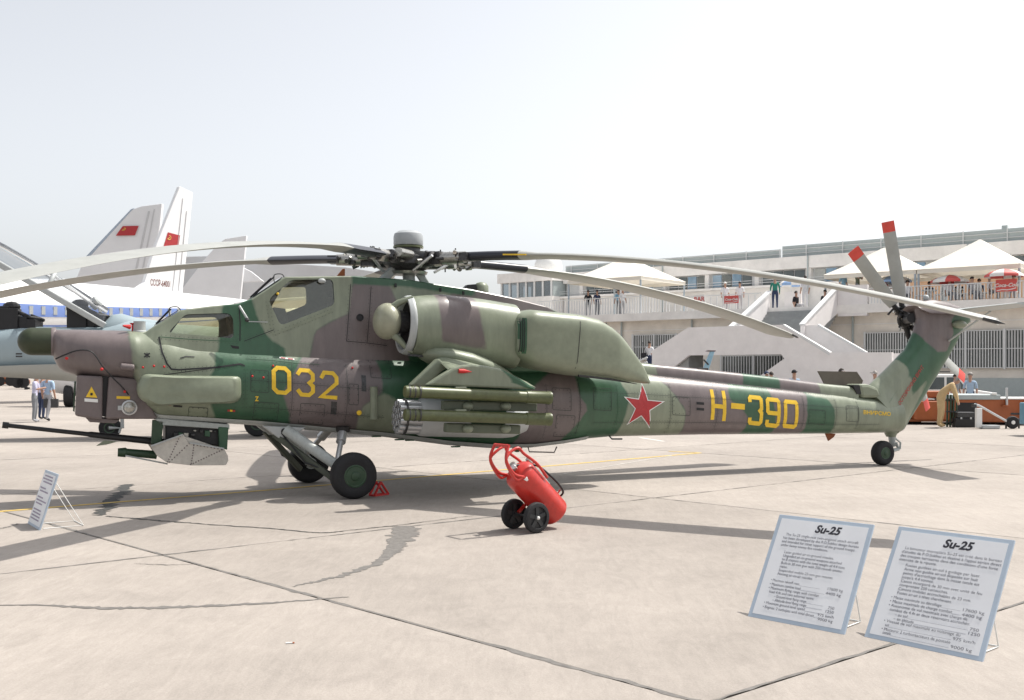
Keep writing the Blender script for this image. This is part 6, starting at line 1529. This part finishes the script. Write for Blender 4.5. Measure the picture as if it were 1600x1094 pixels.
# men by the nose, their heads behind the jet's belly
person('man in pale lilac shirt and grey trousers looking at a camera beyond the helicopter nose', on_ground(54, 660), R(100), 'lilac', 'grey', 'stand', .12, {'elL': (.20, -.10, 1.16), 'wrL': (.10, -.30, 1.20), 'haL': (.05, -.36, 1.22), 'elR': (-.20, -.10, 1.16), 'wrR': (-.10, -.30, 1.20), 'haR': (-.05, -.36, 1.22)}, h=1.78, shoes='lightgrey')
person('man in light blue shirt carrying a dark briefcase beyond the helicopter nose', on_ground(75, 659), R(170), 'blue', 'lightgrey', 'walk', .06, h=1.80)
person('man half hidden between the lilac-shirted and blue-shirted men', on_ground(65, 656), R(150), 'lilac', 'navy', 'stand', .1, h=1.75)
bq = gp(80, 659); bc = thing('briefcase', 'dark grey briefcase in the hand of the man in light blue', 'briefcase', (bq.x + .02, bq.y - .05, .50), R(8))
MB().box((0, 0, .16), (.50, .12, .32)).build('case', 'dark_metal', bc, bevel=.02); MB().tube([(-.08, 0, .32), (-.07, 0, .37), (.07, 0, .37), (.08, 0, .32)], .012, 6).build('handle', 'black', bc)
cq = gp(44, 660); cc = thing('camera', 'black camera held by the man in the lilac shirt', 'camera', (cq.x - .05, cq.y - .05, 1.15), R(100)); MB().box((0, 0, .06), (.14, .08, .10)).tube([(0, -.04, .06), (0, -.12, .06)], .035, 10).build('camera_body', 'black', cc)
# bending man by the orange vehicle
person('man in khaki overalls bending over beside the orange service vehicle', on_ground(1470, 668), R(65), 'khaki', 'khaki', 'stand', .80, {'elL': (.24, -.42, .98), 'wrL': (.18, -.48, .76), 'haL': (.16, -.50, .68), 'elR': (-.24, -.42, .98), 'wrR': (-.18, -.48, .76), 'haR': (-.16, -.50, .68)}, hair='hair_grey', sleeves=True, h=1.88, shoes='khaki', bulk=1.32, extra={'knL': (.17, -.03, .5), 'anL': (.20, .02, .09), 'toL': (.22, -.12, .045), 'knR': (-.14, .0, .5), 'anR': (-.16, .06, .09), 'toR': (-.17, -.08, .045)})
person('man in dark grey shirt standing behind the grey deck of the orange vehicle', head_at(1493, 41), R(20), 'grey', 'grey', h=1.70)
person('man in blue and white top and sunglasses behind the orange vehicle', head_at(1516, 40), R(-30), 'blue', 'navy', h=1.76, hair='hair_grey')
# heads beyond the tail boom
person('man in white shirt beyond the tail boom by the orange tray', head_at(1111, 40), R(150), 'white', 'grey', h=1.74)
person('man in cap beyond the tail boom beside a pink shirt', head_at(1198, 44), R(60), 'navy', 'grey', h=1.80, cap='cloth_navy')
person('person in pink shirt beyond the tail boom', head_at(1205, 43), R(200), 'pink', 'grey', h=1.78)
person('man in peaked cap and pale blue uniform shirt beyond the tail boom', head_at(1241, 40), R(0), 'blue', 'navy', h=1.86, cap='cloth_black', sleeves=True)
person('man partly hidden behind the raised hatch of the tail boom', head_at(1315, 42), R(90), 'navy', 'grey', h=1.92)
person('man in grey cap and pale shirt just left of the tail fin', head_at(1367, 41), R(250), 'white', 'grey', h=1.82, cap='hair_grey')
person('person with grey hair beyond the tail boom near the blue fin', head_at(1133, 41), R(10), 'white', 'grey', h=1.78, hair='hair_grey')
person('man in white shirt with a black shoulder bag on the left stair flight', B(17.75, -5.5, 1.68), R(150), 'white', 'navy', 'walk', h=1.78)
sb = B(17.95, -5.8, 2.55); bg_ = thing('shoulder_bag', 'black shoulder bag of the man on the left stair flight', 'bag', sb, R(20)); MB().box((0, 0, .12), (.34, .14, .28)).build('bag_body', 'cloth_black', bg_, bevel=.04); MB().tube([(-.14, 0, .25), (0, .12, .85), (.14, 0, .25)], .015, 6).build('strap', 'cloth_black', bg_)
# people on the stairs and terrace
def T_(px, n, z=5.31): return B(t_at(px, n), n, z)
person('man in green top and navy trousers standing at the top of the stairs', T_(1211, .3), R(170), 'green', 'navy', h=1.85, sleeves=True)
person('person in white standing at the top of the stairs with arms down', T_(1258, .8), R(190), 'white', 'white', h=1.85)
person('person in black seated on the top step beside a low white wall', T_(1244, .2, 5.0), R(40), 'black', 'lightgrey', 'sit')
person('person in black seated at the right of the stair top', T_(1289, .4, 5.0), R(-40), 'black', 'grey', 'sit')
person('man in light blue shirt leaning by the terrace parapet', T_(1318, 1.0, 5.6), R(20), 'sky', 'grey', h=1.7)
person('person in dark olive top taking a picture by the terrace parapet', T_(1340, .9, 5.6), R(40), 'olive', 'grey', 'stand', 0, {'elL': (.24, -.16, 1.25), 'wrL': (.08, -.22, 1.5), 'haL': (.04, -.22, 1.56), 'elR': (-.24, -.16, 1.25), 'wrR': (-.08, -.22, 1.5), 'haR': (-.04, -.22, 1.56)}, h=1.7)
ter = [(1418, .6, 'white', 'sit', 'person in white seated behind the railing below the tail rotor blades'), (1484, .7, 'white', 'sit', 'person in white with dark hair seated under the middle parasol'), (1519, .6, 'lightgrey', 'sit', 'person in pale grey seated right of the middle parasol'), (1546, .8, 'white', 'sit', 'person in white shirt and dark tie seated left of the red banner'), (1584, .6, 'white', 'sit', 'person in white with pale hat seated below the red banner'), (1530, 2.2, 'navy', 'sit', 'person in navy seated behind the chairs on the right terrace'), (1499, 2.4, 'black', 'sit', 'person in black seated behind the middle parasol'), (1452, 2.2, 'navy', 'sit', 'person in dark blue seated between the two right-hand tents')]
for px, n, c, ps, lb in ter: person(lb, T_(px, n), R(rnb.uniform(-60, 60)), c, 'grey', ps, hair=rnb.choice(('hair_dark', 'hair_dark', 'hair_grey')))
for px, n, c, lb, rz, cp in ((919, .6, 'black', 'person in black at the left end of the far railing', 0, None), (933, .8, 'navy', 'person in dark hat standing by the far railing', 20, 'cloth_black'), (966, 1.0, 'sky', 'person in light blue under the far tent', 200, None), (973, .7, 'white', 'person in white cap and white top under the far tent', 30, 'white_paint'), (1133, .6, 'white', 'man in white cap standing by the far red banner', 10, 'white_paint'), (1156, .9, 'white', 'person in white just right of the far red banner', -20, None)):
    person(lb, T_(px, n), R(rz), c, 'lightgrey' if c == 'white' else 'grey', h=1.74, cap=cp)
# ------------------------------------------------------------------ ground equipment on the right
OV = thing('service_vehicle', 'low orange airfield service vehicle with grey deck and an open black compartment', 'service vehicle', gp(1540, 664), R(-4))
yv = OV.location.y; kx = yv / F
def ob(mb_name, x0, x1, y0, y1, d0, d1, m, bev=.02):
    return MB().box((((x0 + x1) / 2 - 1540) * kx, (d0 + d1) / 2, EYE - ((y0 + y1) / 2 - HZ) * kx), ((x1 - x0) * kx, d1 - d0, (y1 - y0) * kx)).build(mb_name, m, OV, bevel=bev)
ob('body', 1432, 1488, 627, 657, 0, 1.9, 'orange', .04); ob('body_panel', 1491, 1640, 624, 660, 0, 1.9, 'orange', .03)
ob('deck', 1478, 1562, 617, 624.5, -.06, 1.95, 'screen_grey', .02); ob('deck_plate', 1552, 1640, 622.2, 624, -.03, 1.9, 'white_paint', .005)
ob('compartment', 1496, 1527, 629, 660, -.02, .3, 'black', .03); ob('light_panel', 1444, 1490, 612, 622, .3, 1.5, 'pink_panel' if 'pink_panel' in MATS else 'orange', .03)
ob('exhaust_post', 1569, 1572, 606, 633, -.12, -.04, 'aluminium', .01); ob('step_plate', 1563, 1573, 633, 634.5, -.2, -.02, 'orange', 0); ob('side_box', 1595, 1640, 628, 657, -.25, -.01, 'orange', .03)
for x_ in (1424, 1438, 1600): MB().lathe([(.12, -.12), (.26, -.12), (.28, -.08), (.28, .08), (.26, .12), (.12, .12)], ((x_ - 1540) * kx, .5, .24), (0, 1, 0), 20).build('wheel', 'tyre', OV, smooth=45)
ob('sill', 1420, 1600, 656, 659.5, .05, 1.8, 'brown_cover', .01); ob('stencil_band', 1578, 1594, 645, 648, -.012, -.001, 'dark_metal', 0)
ob('lamp', 1548, 1556, 613.5, 617, -.1, .1, 'white_paint', .02)
cs_ = gp(1509, 668); cb = thing('equipment_case', 'stack of black equipment cases on the ground before the orange vehicle', 'case', cs_, R(-5))
MB().box((0, .2, .15), (.62, .45, .30)).build('lower_case', 'black', cb, bevel=.02); MB().box((.02, .2, .40), (.55, .4, .18)).build('upper_case', 'dark_metal', cb, bevel=.02)
for x_ in (-.15, .15): MB().box((x_, -.03, .30), (.05, .02, .06)).build('catch', 'aluminium', cb)
c2 = gp(1487, 667); cb = thing('tool_bundle', 'dark green equipment rack in front of the bending man', 'equipment rack', c2, 0)
for i in range(4): MB().tube([(-.15 + i * .1, 0, 0), (-.15 + i * .1 + .02, 0, 1.05)], .035, 8).build('rack_tube', 'wheel_green', cb)
for z_ in (.15, .5, .9): MB().bar((-.2, -.03, z_), (.22, -.03, z_), .04, .05).build('rack_bar', 'dark_metal', cb)
TB = thing('tow_bar', 'silver tow bar with small wheeled axle and white upright in front of the orange vehicle', 'tow bar', gp(1536, 670), 0)
q = TB.location; 
def tq(px, py, dy=0): v = at(px, py, q.y + dy); return v - q
MB().tube([tq(1522, 632), tq(1530, 634), tq(1576, 660)], .035, 8).build('bar', 'aluminium', TB, smooth=40); MB().box(tq(1529, 653), (.18, .14, .62)).build('upright', 'white_paint', TB, bevel=.02)
MB().box(tq(1546, 667), (.55, .3, .11)).build('base_beam', 'light_grey', TB, bevel=.02); MB().box(tq(1522, 634), (.12, .1, .1)).build('coupling', 'dark_metal', TB)
wc = tq(1582, 667); wc.z = .20
MB().lathe([(.09, -.06), (.18, -.06), (.20, -.03), (.20, .03), (.18, .06), (.09, .06)], wc, (0, 1, 0), 22).build('wheel', 'tyre', TB, smooth=45); MB().lathe([(.09, .04), (.05, .07), (.001, .07)], wc, (0, -1, 0), 16).build('hub', 'white_paint', TB)
for p_ in ((1572, 655, 1572, 672), (1592, 655, 1592, 672), (1572, 656, 1592, 655)): MB().tube([tq(p_[0], p_[1], .1), tq(p_[2], p_[3], .1)], .03, 7).build('axle_frame', 'dark_metal', TB)
bcq = gp(1616, 682); BC = thing('blue_cart', 'blue wheeled cart cut off by the right edge beside the tow bar', 'cart', bcq, 0)
MB().box((.35, .3, .62), (.9, .7, .62)).build('cart_body', 'stripe_cart' if 'stripe_cart' in MATS else mat('cart_blue', (.10, .25, .34), .5), BC, bevel=.03)
for x_ in (0, .7): MB().lathe([(.08, -.05), (.18, -.05), (.2, 0), (.18, .05), (.08, .05)], (x_, 0, .2), (0, 1, 0), 20).build('wheel', 'tyre', BC, smooth=45)
# white car behind
CR = thing('white_car', 'white estate car with roof rack parked behind the orange vehicle', 'car', head_at(1462, 43.5), R(-6))
prof = [(-2.1, .35), (-2.1, .95), (-1.95, 1.05), (-1.5, 1.62), (-1.3, 1.68), (.5, 1.68), (.75, 1.6), (1.25, 1.05), (2.1, .92), (2.15, .4)]
MB().prism([(x, -.82, z) for x, z in prof], (0, 1.64, 0)).build('body', 'white_paint', CR, bevel=.06)
for a in ([(-1.75, 1.05), (-1.4, 1.55), (-.75, 1.55), (-.75, 1.05)], [(-.65, 1.05), (-.65, 1.55), (.1, 1.55), (.1, 1.05)], [(.2, 1.05), (.2, 1.55), (.62, 1.55), (1.0, 1.05)]):
    MB().prism([(x, -.835, z) for x, z in a], (0, .02, 0)).build('side_window', 'pane_dark', CR)
for y_ in (-.6, .6): MB().bar((-1.3, y_, 1.78), (.4, y_, 1.78), .05, .05).build('roof_rack', 'dark_metal', CR)
for x_ in (-1.3, 1.3):
    for y_ in (-.75, .75): MB().lathe([(.15, -.1), (.30, -.1), (.32, -.05), (.32, .05), (.30, .1), (.15, .1)], (x_, y_, .32), (0, 1, 0), 22).build('wheel', 'tyre', CR, smooth=45)
# light blue fin of a small aircraft beyond the boom, orange tray
SF = thing('aircraft_fin', 'small light blue tail fin with dark top beyond the tail boom', 'tail fin')
pp = [at(a, b, 34) for a, b in [(1090, 598), (1110, 549), (1117, 549), (1101, 598)]]
MB().prism(pp, (0, .12, 0)).build('fin', 'cart_blue' if False else mat('fin_blue', (.28, .46, .58), .45), SF, bevel=.02)
MB().prism([at(a, b, 33.98) for a, b in [(1104, 549.5), (1118, 549.5), (1119, 547.5), (1106, 547)]], (0, .25, 0)).build('fin_cap', 'brown', SF, bevel=.01)
MB().bar(at(1099, 562, 33.9), at(1107, 570, 33.9), .05, .05).build('fin_strap', 'dark_metal', SF)
OT = thing('orange_tray', 'orange low trailer seen as a strip beyond the tail boom', 'trailer', head_at(1160, 39), 0)
MB().box((-.65, 0, 1.27), (1.5, .8, .22)).build('tray', 'orange', OT, bevel=.02)
for x_ in (-1.2, -.1): MB().lathe([(.2, -.1), (.34, -.1), (.36, 0), (.34, .1), (.2, .1)], (x_, -.3, .36), (0, 1, 0), 20).build('wheel', 'tyre', OT); MB().bar((x_, -.3, .36), (x_, -.3, 1.2), .06, .06).build('leg', 'dark_metal', OT)
# orange ground equipment far left
for i, (px, py, lb) in enumerate(((12, 603, 'orange ground power unit beyond the jet at the left edge'), (36, 606, 'small orange trolley just right of the ground power unit at the left edge'))):
    g0 = gp(px, py); G_ = thing('ground_unit', lb, 'ground unit', g0, R(10)); kk = g0.y / F
    MB().box((0, 0, 9 * kk), ((26 - i * 12) * kk, 2.0, (12 - i * 5) * kk)).build('housing', 'orange', G_, bevel=.1)
    MB().box((-6 * kk, 0, 17 * kk), (8 * kk, 1.2, 7 * kk)).build('upper_box', 'yellow_paint', G_, bevel=.08) if i == 0 else None
    for x_ in (-8 + i * 4, 8 - i * 4): MB().lathe([(.2, -.15), (.6, -.15), (.6, .15), (.2, .15)], (x_ * kk, -.9, .6), (0, 1, 0), 18).build('wheel', 'tyre', G_)
